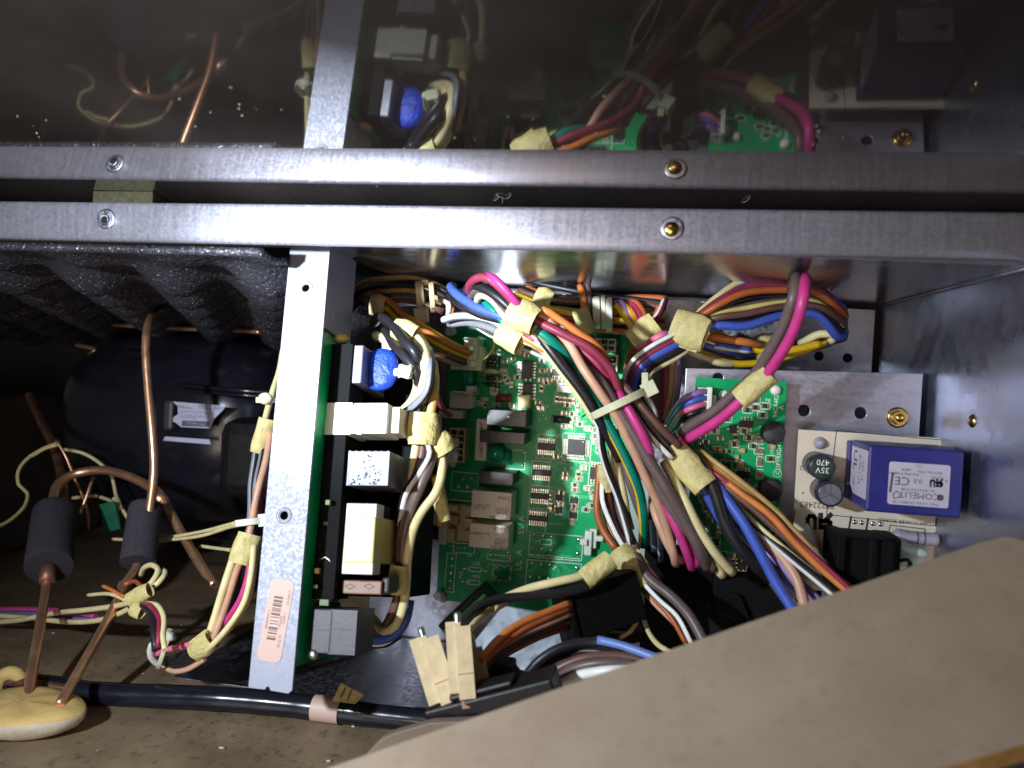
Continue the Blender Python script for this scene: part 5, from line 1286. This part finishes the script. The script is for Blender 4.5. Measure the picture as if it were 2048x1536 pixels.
w8([(502, 1100, 112), (496, 1150, 114), (480, 1200, 116), (450, 1245, 116), (418, 1282, 116)], 'magenta', 8)
w8([(510, 1095, 112), (506, 1150, 118), (496, 1200, 120), (472, 1240, 122), (442, 1275, 122), (410, 1302, 120)], 'tan', 8)
w8([(508, 1090, 116), (502, 1150, 120), (488, 1205, 122), (460, 1250, 124), (430, 1285, 124), (400, 1312, 120)], 'cream', 8)
w8([(470, 1100, 106), (455, 1160, 108), (440, 1230, 110), (414, 1290, 112)], 'brown', 8)
w8([(400, 1282, 118), (370, 1292, 116), (340, 1298, 112), (312, 1308, 108)], 'pink', 8)
for k in range(4): w8([(402, 1296+k*4, 116-k), (368, 1308+k*7, 114-k), (334, 1318+k*5, 110-k), (312, 1312+k*3, 104)], 'black', 8)
w8([(410, 1318, 112), (376, 1338, 112), (346, 1342, 110), (320, 1326, 106)], 'peach', 7)
w8([(318, 1330, 106), (302, 1312, 110), (304, 1290, 112), (326, 1280, 112), (350, 1274, 108)], 'white', 9)
tape(H8, (536, 838, 96), (516, 906, 98), 40, .6, None, seed=18); tape(H8, (500, 1068, 112), (480, 1128, 116), 52, .7, None, seed=19); tape(H8, (425, 1278, 122), (388, 1306, 120), 44, .7, 10, seed=20)
tie(H8, (480, 1046), (528, 1040), 108, 14, True, None, 'white_nylon', depth=7); tie(H8, (520, 800), (556, 800), 92, 12, False, None, 'white_nylon', 6)
m = MB().ell(P(531, 797, 98), 3.2, 2.8, 2.4, 0, 12, 8, jitter=.06); m.build('tie_head', 'wax', H8)
tie(H8, (318, 1330), (338, 1272), 108, 9, True, (346, 1262), 'wax', 7)
H9 = thing('wire_harness', 'pale wires trailing low along the floor behind the two copper stubs', 'wire harness', P(200, 1220, 40))
def w9(pts, col, rpx=7, stripe=None, **k): return wire(H9, pts, col, rpx, stripe, **k)
w9([(-20, 1245, 66), (40, 1240, 72), (110, 1226, 78), (170, 1220, 84), (230, 1212, 92), (270, 1202, 100)], 'cream', 7)
w9([(-20, 1230, 64), (60, 1236, 70), (140, 1244, 78), (200, 1240, 86), (250, 1222, 96), (275, 1206, 102)], 'cream', 7)
w9([(-20, 1218, 60), (60, 1218, 66), (130, 1222, 72), (190, 1232, 80)], 'magenta', 6, 'violet'); w9([(-20, 1222, 58), (70, 1228, 64), (150, 1238, 72), (210, 1238, 82)], 'violet', 6)
w9([(262, 1212, 104), (290, 1214, 112), (306, 1232, 118), (308, 1262, 124), (312, 1300, 128)], 'black', 10); w9([(276, 1208, 106), (300, 1212, 114), (318, 1236, 120), (318, 1270, 126), (316, 1296, 128)], 'maroon', 7); w9([(290, 1206, 106), (316, 1212, 114), (328, 1236, 120), (326, 1270, 126), (330, 1300, 132)], 'cream', 7)
w9([(282, 1190, 104), (316, 1166, 102), (330, 1148, 98), (326, 1140, 92)], 'cream', 7); w9([(276, 1186, 104), (304, 1164, 102), (316, 1142, 98), (304, 1130, 92), (288, 1136, 86), (282, 1150, 80)], 'cream', 7)
w9([(252, 1200, 96), (220, 1188, 90), (176, 1190, 82)], 'cream', 5); w9([(248, 1194, 96), (224, 1180, 88), (206, 1172, 82)], 'orange', 5); w9([(248, 1170, 86), (270, 1162, 82), (286, 1178, 80)], 'rust', 6)
tape(H9, (258, 1200, 106), (300, 1180, 108), 36, .6, None, seed=21); tape(H9, (266, 1216, 110), (286, 1224, 112), 34, .6, None, seed=22)
H10 = thing('sensor_lead', 'thin cream lead looping round the dark copper pipe at far left', 'wire lead', P(100, 930, 0))
for pts in ([(-20, 1060, -10), (20, 1040, -4), (50, 1010, 0), (54, 985, 4), (38, 970, 6), (36, 945, 6), (52, 920, 8), (85, 898, 10), (118, 885, 12)], [(112, 890, 16), (88, 898, 14), (62, 912, 12), (60, 910, 12)],
            [(128, 898, 4), (170, 908, 0), (204, 930, -4), (222, 950, -6), (232, 990, -4), (240, 1010, 2), (258, 1040, 8)], [(145, 996, -6), (190, 992, -6), (222, 1002, -4), (234, 1010, 2)],
            [(226, 1078, 30), (260, 1080, 34), (330, 1080, 44), (400, 1072, 60), (460, 1054, 80), (490, 1048, 96)], [(330, 1076, 40), (400, 1064, 58), (470, 1046, 84)], [(400, 1092, 40), (430, 1096, 46), (460, 1100, 54)]):
    wire(H10, pts, 'cream', 4.5)
m = MB().box((-6, -9, -1.2), (6, 8, 1.2), 0, (Vector((.92, .28, .2)).normalized(), Vector((-.28, .95, 0)).normalized(), Vector((-.2, 0, .97))), P(220, 1032, 10)); m.build('tag', 'green_tag', H10, bev=.8, label='green plastic tag')
tape(H10, (230, 995, 4), (240, 1020, 6), 14, .8, None, 'tan_nylon', 23, 'splice')

# --- leads at the bottom centre
H11 = thing('wire_harness', 'cream, black and orange leads running to two tan spade connectors at bottom centre', 'wire harness', P(1040, 1240, 120))
def w11(pts, col, rpx=9, stripe=None, **k): return wire(H11, pts, col, rpx, stripe, **k)
w11([(1210, 1120, 104), (1165, 1150, 112), (1110, 1164, 116), (1060, 1176, 118), (1010, 1196, 122), (985, 1215, 128)], 'cream', 10)
w11([(1220, 1140, 104), (1180, 1172, 110), (1120, 1186, 116), (1060, 1192, 120), (1000, 1198, 126), (955, 1214, 134), (930, 1240, 142), (920, 1262, 150)], 'black', 11)
w11([(1010, 1206, 116), (980, 1222, 126), (952, 1244, 140), (935, 1266, 150)], 'cream', 9)
w11([(1140, 1206, 112), (1090, 1226, 122), (1035, 1250, 132), (990, 1285, 142), (960, 1322, 150)], 'orange', 9); w11([(1140, 1216, 112), (1095, 1236, 122), (1042, 1262, 132), (995, 1298, 142), (962, 1330, 150)], 'rust', 8)
w11([(1140, 1228, 112), (1095, 1248, 122), (1040, 1270, 132), (990, 1302, 142), (955, 1336, 150)], 'peach', 8); w11([(1140, 1242, 112), (1090, 1262, 120), (1040, 1284, 130), (995, 1312, 140), (958, 1345, 148)], 'brown', 8); w11([(1140, 1254, 110), (1085, 1272, 118), (1035, 1296, 128), (990, 1322, 138)], 'rust', 7)
tape(H11, (1168, 1160, 112), (1222, 1118, 108), 40, .8, None, seed=24)
def spade(pa, pb_, wpx, z0, z1, lab):
    a, b = P(*pa, z0), P(*pb_, z1); t = (b-a).normalized(); up = (CAM-a).normalized(); up = (up-t*up.dot(t)).normalized(); s_ = t.cross(up).normalized(); wd = wpx*mmpx((z0+z1)/2)/2; L = (b-a).length
    sp_ = thing('spade_connector', lab, 'connector', a)
    m = MB(); m.box((0, -wd, -2.2), (L, wd*0.25, 2.2), 0, (t, s_, up), a); m.box((-2, wd*0.25, -3.2), (L*0.9, wd, 1.2), 0, (t, s_, up), a); m.box((-1.5, -wd*.2, -3.2), (2, wd*.3, 1.8), 0, (t, s_, up), a)
    m.box((L*0.66, -wd-.02, 2.2), (L*0.67, wd*0.25, 2.28), 1, (t, s_, up), a); m.build('sleeve', ['tan_nylon', 'ink_brown'], sp_, bev=.6)
    m = MB().tube(crom([a-t*5+up*1, a+up*0.5, a+t*4], 1), 1.2, 10, 0); m.box((L-.5, -wd*.5, -.6), (L+2.5, wd*.1, .6), 1, (t, s_, up), a); m.build('terminal', ['tin', 'copper'], sp_)
    return sp_
spade((850, 1284), (893, 1418), 62, 150, 164, 'left of two tan spade connectors standing on the black terminal block')
spade((916, 1256), (926, 1402), 52, 154, 166, 'right of two tan spade connectors standing on the black terminal block')
spade((948, 1300), (962, 1362), 36, 146, 152, 'short tan spade connector half hidden behind the two tall ones')
# black terminal block, dark plugs and cable arcs in front of the floor
m = MB(); a = P(856, 1440, 165); t = (P(1110, 1375, 165)-a).normalized(); L = (P(1110, 1375, 165)-a).length
m.box((0, -6, -12), (L, 3.5, 2), 0, (t, Z.cross(t), Z), a); m.box((9, 3.5, -9), (L*.7, 5.5, 0), 0, (t, Z.cross(t), Z), a)
tag(m.build('terminal_block', 'black', bev=.8), 'black terminal block at the bottom centre under the tan spade connectors', 'terminal block')
m = MB(); m.tube(crom([P(985, 1330, 132), P(1010, 1345, 136), P(1030, 1380, 140), P(1040, 1420, 140)], 2), 5.0, 12); m.box((-11, -16, -6), (10, 12, 4), 0, (X, Y, Z), P(970, 1385, 140)); tag(m.build('cable_boot', 'black', bev=1), 'black rubber cable boot right of the tan spade connectors', 'cable boot')
H12 = thing('cable', 'arched black cable with light blue, brown and white leads beside the tan panel edge', 'cable', P(1150, 1320, 140))
wire(H12, [(1015, 1420, 140), (1040, 1370, 142), (1080, 1320, 142), (1130, 1292, 140), (1190, 1284, 138), (1240, 1292, 140), (1330, 1325, 146)], 'black', 11); wire(H12, [(1196, 1280, 140), (1240, 1290, 142), (1330, 1322, 148)], 'lightblue', 10)
wire(H12, [(1040, 1400, 136), (1090, 1330, 138), (1150, 1304, 136), (1220, 1306, 138), (1300, 1330, 142)], 'black', 9); wire(H12, [(1060, 1390, 138), (1100, 1348, 142), (1160, 1318, 142), (1240, 1312, 142), (1320, 1330, 144)], 'brown', 11); wire(H12, [(1090, 1380, 140), (1140, 1340, 144), (1200, 1326, 146), (1270, 1330, 146)], 'taupe', 11)
wire(H12, [(1100, 1384, 142), (1150, 1354, 146), (1210, 1342, 150), (1280, 1340, 150)], 'white', 12); wire(H12, [(1110, 1366, 134), (1150, 1340, 136), (1200, 1336, 138)], 'rust', 7); wire(H12, [(1100, 1350, 130), (1150, 1322, 132), (1210, 1322, 134), (1280, 1340, 136)], 'lightblue', 8)
m = MB(); a, b = P(1132, 1196, 112), P(1275, 1150, 98); t = (b-a).normalized(); up = Z; s_ = Vector((-t.y, t.x, 0)).normalized(); up = t.cross(s_)
o = a; m.box((0, -18, -16), ((b-a).length, 2, 0), 0, (t, s_, up), o); m.box((-1.2, -21, -18), (2, 3.4, 1.2), 0, (t, s_, up), o); 
tag(m.build('black_housing', 'matte_black', bev=.8), 'black plastic plug housing that the orange leads enter', 'plug housing')
m = MB(); a = P(875, 1252, 60); b = P(962, 1172, 52); t = (b-a).normalized(); s_ = Vector((-t.y, t.x, 0)).normalized(); m.box((0, -10, -12), ((b-a).length, 0, 0), 0, (t, s_, Z), a); bar = m.build('edge_connector', 'black', None, bev=.6)
tag(bar, 'black bar with a bright green board edge below the main board', 'edge connector')
ORG[bar.name] = Vector(bar.location)/MM
m = MB(); m.box((1, -5.0, 0.2), ((b-a).length-1, -3.4, 2.2), 0, (t, s_, Z), a); m.build('board_edge', 'trace', bar)
m = MB(); a, b, c, d = P(960, 1216, 40), P(1130, 1236, 40), P(1080, 1400, 70), P(930, 1310, 60)
m.prism([P(1005, 1212, 62), P(925, 1312, 76), P(1085, 1350, 82), P(1150, 1240, 66)], Vector((0, 0.3, -1.2)), 0); 
tag(m.build('metal_shelf', 'bluegrey', bev=.3), 'blue-grey sheet metal corner under the orange leads', 'sheet metal')
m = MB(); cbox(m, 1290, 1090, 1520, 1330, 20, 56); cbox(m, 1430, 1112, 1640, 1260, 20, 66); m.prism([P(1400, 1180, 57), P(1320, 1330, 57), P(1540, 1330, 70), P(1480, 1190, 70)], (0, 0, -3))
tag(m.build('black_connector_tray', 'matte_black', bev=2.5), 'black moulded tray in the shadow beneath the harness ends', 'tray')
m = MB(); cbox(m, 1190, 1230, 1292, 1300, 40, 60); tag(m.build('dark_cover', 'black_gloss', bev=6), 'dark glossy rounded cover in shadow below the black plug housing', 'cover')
H13 = thing('wire', 'thin cream and tan wires curving down to the tan panel edge in shadow', 'wire', P(1300, 1270, 100))
wire(H13, [(1284, 1190, 70), (1284, 1220, 76), (1292, 1252, 88), (1312, 1285, 104), (1345, 1308, 120)], 'cream', 6); wire(H13, [(1284, 1215, 74), (1276, 1240, 78), (1262, 1262, 80), (1240, 1276, 80)], 'tan', 5)

# ================================================================== LEFT BAY
cmp_c = P(405, 850, -85)
cp = thing('compressor', 'black domed compressor with torn white nameplate in the dark left bay', 'compressor', (cmp_c.x, -120, -85))
m = MB().ell(cmp_c, 88, 64, 66, 0, 48, 32, p=0.72); m.build('shell', 'black_gloss', cp)
m = MB(); 
for dz, r in ((0, 1.0), ): pass
cs_ = P(470, 783, -20)
m = MB().tube(crom([P(360, 770, -24), P(420, 776, -17), P(480, 781, -16), P(560, 786, -24)], 3), 1.6, 10); m.tube(crom([P(360, 779, -24), P(420, 785, -17), P(480, 790, -16), P(560, 795, -24)], 3), 1.1, 10); m.build('seam', 'black_gloss', cp)
LZ = -13.5
def NP(px, py, h=0): return P(px, py, LZ+h)
m = MB().prism([NP(345, 803), NP(355, 812), NP(356, 828), NP(340, 840), NP(352, 846), NP(362, 854), NP(420, 857), NP(428, 838), NP(446, 820), NP(452, 812)], (0, 0, -.5)); np_ = m.build('nameplate', 'label_blue', cp, label='torn pale nameplate')
m = MB().prism([NP(330, 873), NP(326, 881), NP(422, 889), NP(419, 879)], (0, 0, -.5)); m.build('sticker_strip', 'label_blue', cp)
pr = MB(); pr.text('embraco', NP(369, 814, .1), X-Y*.05, Y+X*.05, 2.9, 0); pr.text('VEGC 8H', NP(418, 815, .1), X-Y*.05, Y+X*.05, 3.9, 0, .9)
pr.text('AB 90', NP(415, 829, .1), X-Y*.05, Y+X*.05, 1.4); pr.text('115-230V 3~', NP(380, 832, .1), X-Y*.05, Y+X*.05, 1.5); pr.text('SEALED 63', NP(407, 834, .1), X-Y*.05, Y+X*.05, 1.7)
pr.poly([NP(364, 822, .1), NP(392, 824, .1), NP(391, 837, .1), NP(363, 834, .1)], .25); pr.line(NP(393, 824, .1), NP(430, 826, .1), .25)
pr.quad(NP(364, 841, .1), NP(363, 852, .1), NP(418, 854, .1), NP(419, 843, .1)); pr.build('print', 'ink_grey', np_)
pr = MB(); pr.text('110V 88TC12604', NP(391, 847.5, .2), X-Y*.05, Y+X*.05, 1.7); pr.build('white_print', 'label_blue', np_)
m = MB(); cbox(m, 432, 836, 580, 1010, -60, -8); m.build('terminal_cover', 'black', cp, bev=9)
m = MB(); cbox(m, 326, 800, 343, 862, -30, -12); m.build('clip', 'ferrite', cp, bev=2)
m = MB(); 
for k in range(6): cbox(m, 246, 690+k*14, 282, 697+k*14, -60, -26)
m.build('ribs', 'black', cp, bev=1.0)

def pipe(name, label, pts, rpx, mat, group=None, r=None, parent=None):
    W_ = [P(*p) for p in pts]; zc = sum(p[2] for p in pts)/len(pts)
    m = MB().tube(crom(W_, 2.5), r or rpx*mmpx(zc), 16)
    return m, W_
def copper(name, label, pts, rpx, mat='copper', sleeve=None, extra=None):
    m, W_ = pipe(name, label, pts, rpx, mat)
    t = thing(name, label, 'pipe', W_[-1]); m.build('tube', mat, t)
    return t
c1 = copper('copper_pipe', 'long copper pipe rising from the right black sleeve in front of the compressor', [(330, 615, -10), (310, 625, 20), (295, 655, 40), (292, 700, 46), (297, 780, 50), (304, 860, 54), (308, 940, 56), (300, 1015, 58), (292, 1060, 60)], 9)
c2 = copper('copper_pipe', 'copper stub between the right black sleeve and the foam plug', [(286, 1090, 62), (272, 1135, 70), (252, 1165, 80), (228, 1215, 92), (182, 1300, 116), (118, 1412, 144)], 10)
m = MB().ell(P(250, 1172, 77), 3.6, 3.4, 3.6, 0, 14, 10); m.build('braze_joint', 'copper_dark', c2, label='tarnished brazed joint')
c3 = copper('copper_pipe', 'copper stub between the left black sleeve and the foam plug', [(104, 1100, 66), (97, 1135, 72), (92, 1180, 80), (82, 1240, 98), (70, 1310, 116), (55, 1400, 140)], 11)
m = MB().tube([P(97, 1130, 71.5), P(94, 1165, 77.5)], 3.6, 14); m.build('braze_joint', 'copper_dark', c3, label='tarnished brazed joint')
c4 = copper('copper_pipe', 'dim dark copper pipe descending into the left black sleeve', [(60, 790, -60), (85, 845, -34), (108, 890, -12), (122, 940, 6), (126, 985, 22), (120, 1040, 44)], 11, 'copper_dark')
c5 = copper('copper_pipe', 'copper pipe arching from the left sleeve over to the lower right of the bay', [(108, 1060, 50), (106, 1000, 40), (118, 966, 32), (150, 948, 24), (200, 940, 20), (250, 950, 24), (296, 972, 30), (325, 1000, 36), (360, 1060, 44), (395, 1120, 54), (430, 1172, 64)], 10, 'copper')
m = MB().tube([P(308, 982, 32.5), P(328, 1006, 37)], 3.4, 14); m.build('collar', 'copper', c5)
c6 = copper('copper_tube', 'thin copper capillary tube crossing in front of the dark pipe', [(112, 880, 14), (130, 910, 14), (150, 958, 12), (168, 1000, 10), (176, 1030, 6), (178, 1058, 0)], 3.2)
c7 = copper('copper_tube', 'short thin copper tube crossing the capillary tube', [(186, 954, 4), (176, 985, 8), (160, 1028, 12)], 4)
c8 = copper('copper_tube', 'thin copper line running level under the glittery liner', [(20, 610, -76), (70, 622, -66), (115, 632, -62), (170, 642, -56), (235, 650, -50), (300, 654, -46), (380, 658, -42), (470, 661, -38), (520, 664, -34)], 4.5)
c9 = copper('copper_tube', 'small bent copper tube end in the dark bay, far left', [(154, 690, -52), (172, 694, -48), (190, 700, -46), (178, 712, -46), (168, 728, -46), (166, 742, -48)], 5)
m = MB(); 
tb = MB().prism([P(510, 656, -20), P(556, 668, -12), P(560, 652, -12)], (0, -.2, -1)); tag(tb.build('paper_scrap', 'tan_nylon'), 'torn tan paper scrap on the liner beside the bracket', 'scrap')
for nm, lab, pa, pb2, ww, zz in (('rubber_sleeve', 'left black foam rubber sleeve round the copper pipes', (110, 1024), (98, 1134), 48, (44, 72)), ('rubber_sleeve', 'right black foam rubber sleeve round the copper pipe', (292, 1014), (276, 1126), 37, (52, 70))):
    a, b = P(*pa, zz[0]), P(*pb2, zz[1]); r = ww*mmpx(sum(zz)/2)
    m = MB().tube([a.lerp(b, k/10) for k in range(11)], r, 28, 0, rfun=lambda an, t: 1+0.015*math.sin(3*an+5*t)+0.01*math.sin(9*t)); m.tube([a-(b-a)*.002, a+(b-a)*.01], r*.55, 20, 1)
    tag(m.build(nm, ['rubber', 'black'], bev=.8), lab, 'sleeve')
# foam plug the stubs are set in
c = P(82, 1440, 118)
pf = thing('foam_plug', 'yellowed oval foam plug on the floor with two copper stubs stuck in it', 'foam plug', (c.x, -135, c.z))
yt = -138.0
rb = random.Random(4)
cx_, cz_ = P(84, 1412, 140).x, 142.0
def ring(k, rx, rz, y, n=40):
    out = []
    for i in range(n):
        a_ = 2*math.pi*i/n; f = 1+.02*math.sin(3*a_+1)+.008*math.sin(11*a_+k)
        cz = math.copysign(abs(math.sin(a_))**1.25, math.sin(a_))
        out.append(Vector((cx_-5+rx*f*math.cos(a_)+0.10*rz*math.sin(a_), y+.3*math.sin(5*a_+k), cz_+4+rz*f*cz-0.12*rx*math.cos(a_))))
    return out
rings = [ring(0, 17, 11, -150.9), ring(1, 23, 15, -148.6), ring(2, 26, 16.5, -145.5), ring(3, 26.5, 17, -142.6), ring(4, 25.5, 16.2, -141.4), ring(5, 20, 12.5, -140.6), ring(6, 11, 7, -140.1), ring(7, 2, 1.5, -139.9)]
m = MB(); n = 40
m.add([p for r_ in rings for p in r_], [(i*n+(k+1) % n, i*n+k, (i+1)*n+k, (i+1)*n+(k+1) % n) for i in range(7) for k in range(n)], 0, True)
m.f += [tuple(7*n+k for k in reversed(range(n)))]; m.m.append(0); m.sm.append(True)
for i in range(3*n): m.m[i] = 1
m.build('body', ['foam', 'foam_pale'], pf)
m = MB().tube(crom([P(-14, 1398, 124), P(0, 1362, 122), P(20, 1347, 121), P(40, 1354, 121), P(46, 1370, 121)], 1.5), lambda t: 4.6-2.2*t, 14); tag(m.build('foam_strip', 'foam'), 'curled strip of yellowed foam behind the foam plug, far left', 'foam strip')
# black pipe along the floor with its tape band
hp = thing('black_pipe', 'glossy black pipe lying along the floor below the bracket', 'pipe', P(500, 1410, 104))
pts = [(20, 1366, 119), (100, 1374, 118), (180, 1386, 117), (300, 1392, 114), (420, 1396, 111), (540, 1405, 108), (640, 1416, 107), (740, 1428, 106), (850, 1440, 105), (960, 1452, 104)]
m = MB().tube(crom([P(*p) for p in pts], 3), 4.9, 20, rfun=lambda an, t: 1+.018*math.sin(60*t)+.012*math.sin(140*t+an)); m.build('tube', 'black_gloss', hp)
m = MB().tube(crom([P(14, 1362, 122), P(80, 1370, 122), P(150, 1380, 121)], 3), 2.0, 12); m.build('inner_tube', 'copper_dark', hp)
a, b = P(628, 1415, 107), P(682, 1422, 106.6)
m = MB().tube([a.lerp(b, k/4) for k in range(5)], 5.25, 22, cap=False); m.build('tape_band', 'sticker', hp, label='tan tape band')
m = MB(); q0 = P(672, 1392, 106); m.prism([P(664, 1402, 112), P(710, 1408, 113), P(728, 1390, 111), P(682, 1366, 109)], Vector((0, -.2, -.5))); pr_ = m.build('tape_tail', 'tape', hp)
m = MB(); 
for k in range(2): m.line(P(690+k*13, 1376+k*6, 110.8)+Z*.3, P(682+k*13, 1394+k*5, 112.3)+Z*.3, .6)
m.build('print', 'ink_brown', pr_)
# grey skirting plate on the floor under the bracket, with debris
m = MB().prism([Vector((P(360, 1355, 88).x, -150.8, 60)), Vector((P(560, 1378, 100).x, -150.8, 96)), Vector((P(850, 1380, 100).x, -150.8, 96)), Vector((P(850, 1300, 40).x, -150.8, 2)), Vector((P(520, 1240, 40).x, -150.8, 2))], (0, -.1, 0)); 
m = MB().box((P(560, 1300, 60).x-40, -150.9, 2), (P(900, 1300, 60).x, -150.3, 86)); tag(m.build('floor_plate', 'back', bev=.2), 'grey metal plate on the floor below the bracket and boards', 'plate')
m = MB(); rb = random.Random(6)
for k in range(34):
    x = rb.uniform(-330, -60); z = rb.uniform(20, 190); s_ = rb.uniform(.25, .9); m.ell((x, -150.6, z), s_*rb.uniform(1, 2), s_*.5, s_, 0, 6, 4)
o = m.build('floor_debris', 'debris'); o['kind'] = 'stuff'

# ================================================================== TAN FIBREBOARD IN FRONT
A_, B_, D_ = P(430, 1613, 238), P(2004, 1073, 186), P(1000, 1790, 262)
nf = (D_-A_).cross(B_-A_).normalized(); nf = nf if nf.z > 0 else -nf
def F(px, py): return PN(px, py, A_, nf)
fb = thing('fibreboard_panel', 'large blurred tan fibreboard panel slanting across the bottom right', 'panel', B_)
pts = [F(430, 1613), F(1000, 1830), F(1450, 1665), F(2048, 1488), F(2360, 1390), F(2230, 1150), F(2060, 1084), F(2030, 1074), F(2005, 1072), F(1960, 1084)]
m = MB().prism(pts, -nf*5.0, 0, mi_side=1); m.build('sheet', ['board_face', 'board_edge'], fb, bev=.35)
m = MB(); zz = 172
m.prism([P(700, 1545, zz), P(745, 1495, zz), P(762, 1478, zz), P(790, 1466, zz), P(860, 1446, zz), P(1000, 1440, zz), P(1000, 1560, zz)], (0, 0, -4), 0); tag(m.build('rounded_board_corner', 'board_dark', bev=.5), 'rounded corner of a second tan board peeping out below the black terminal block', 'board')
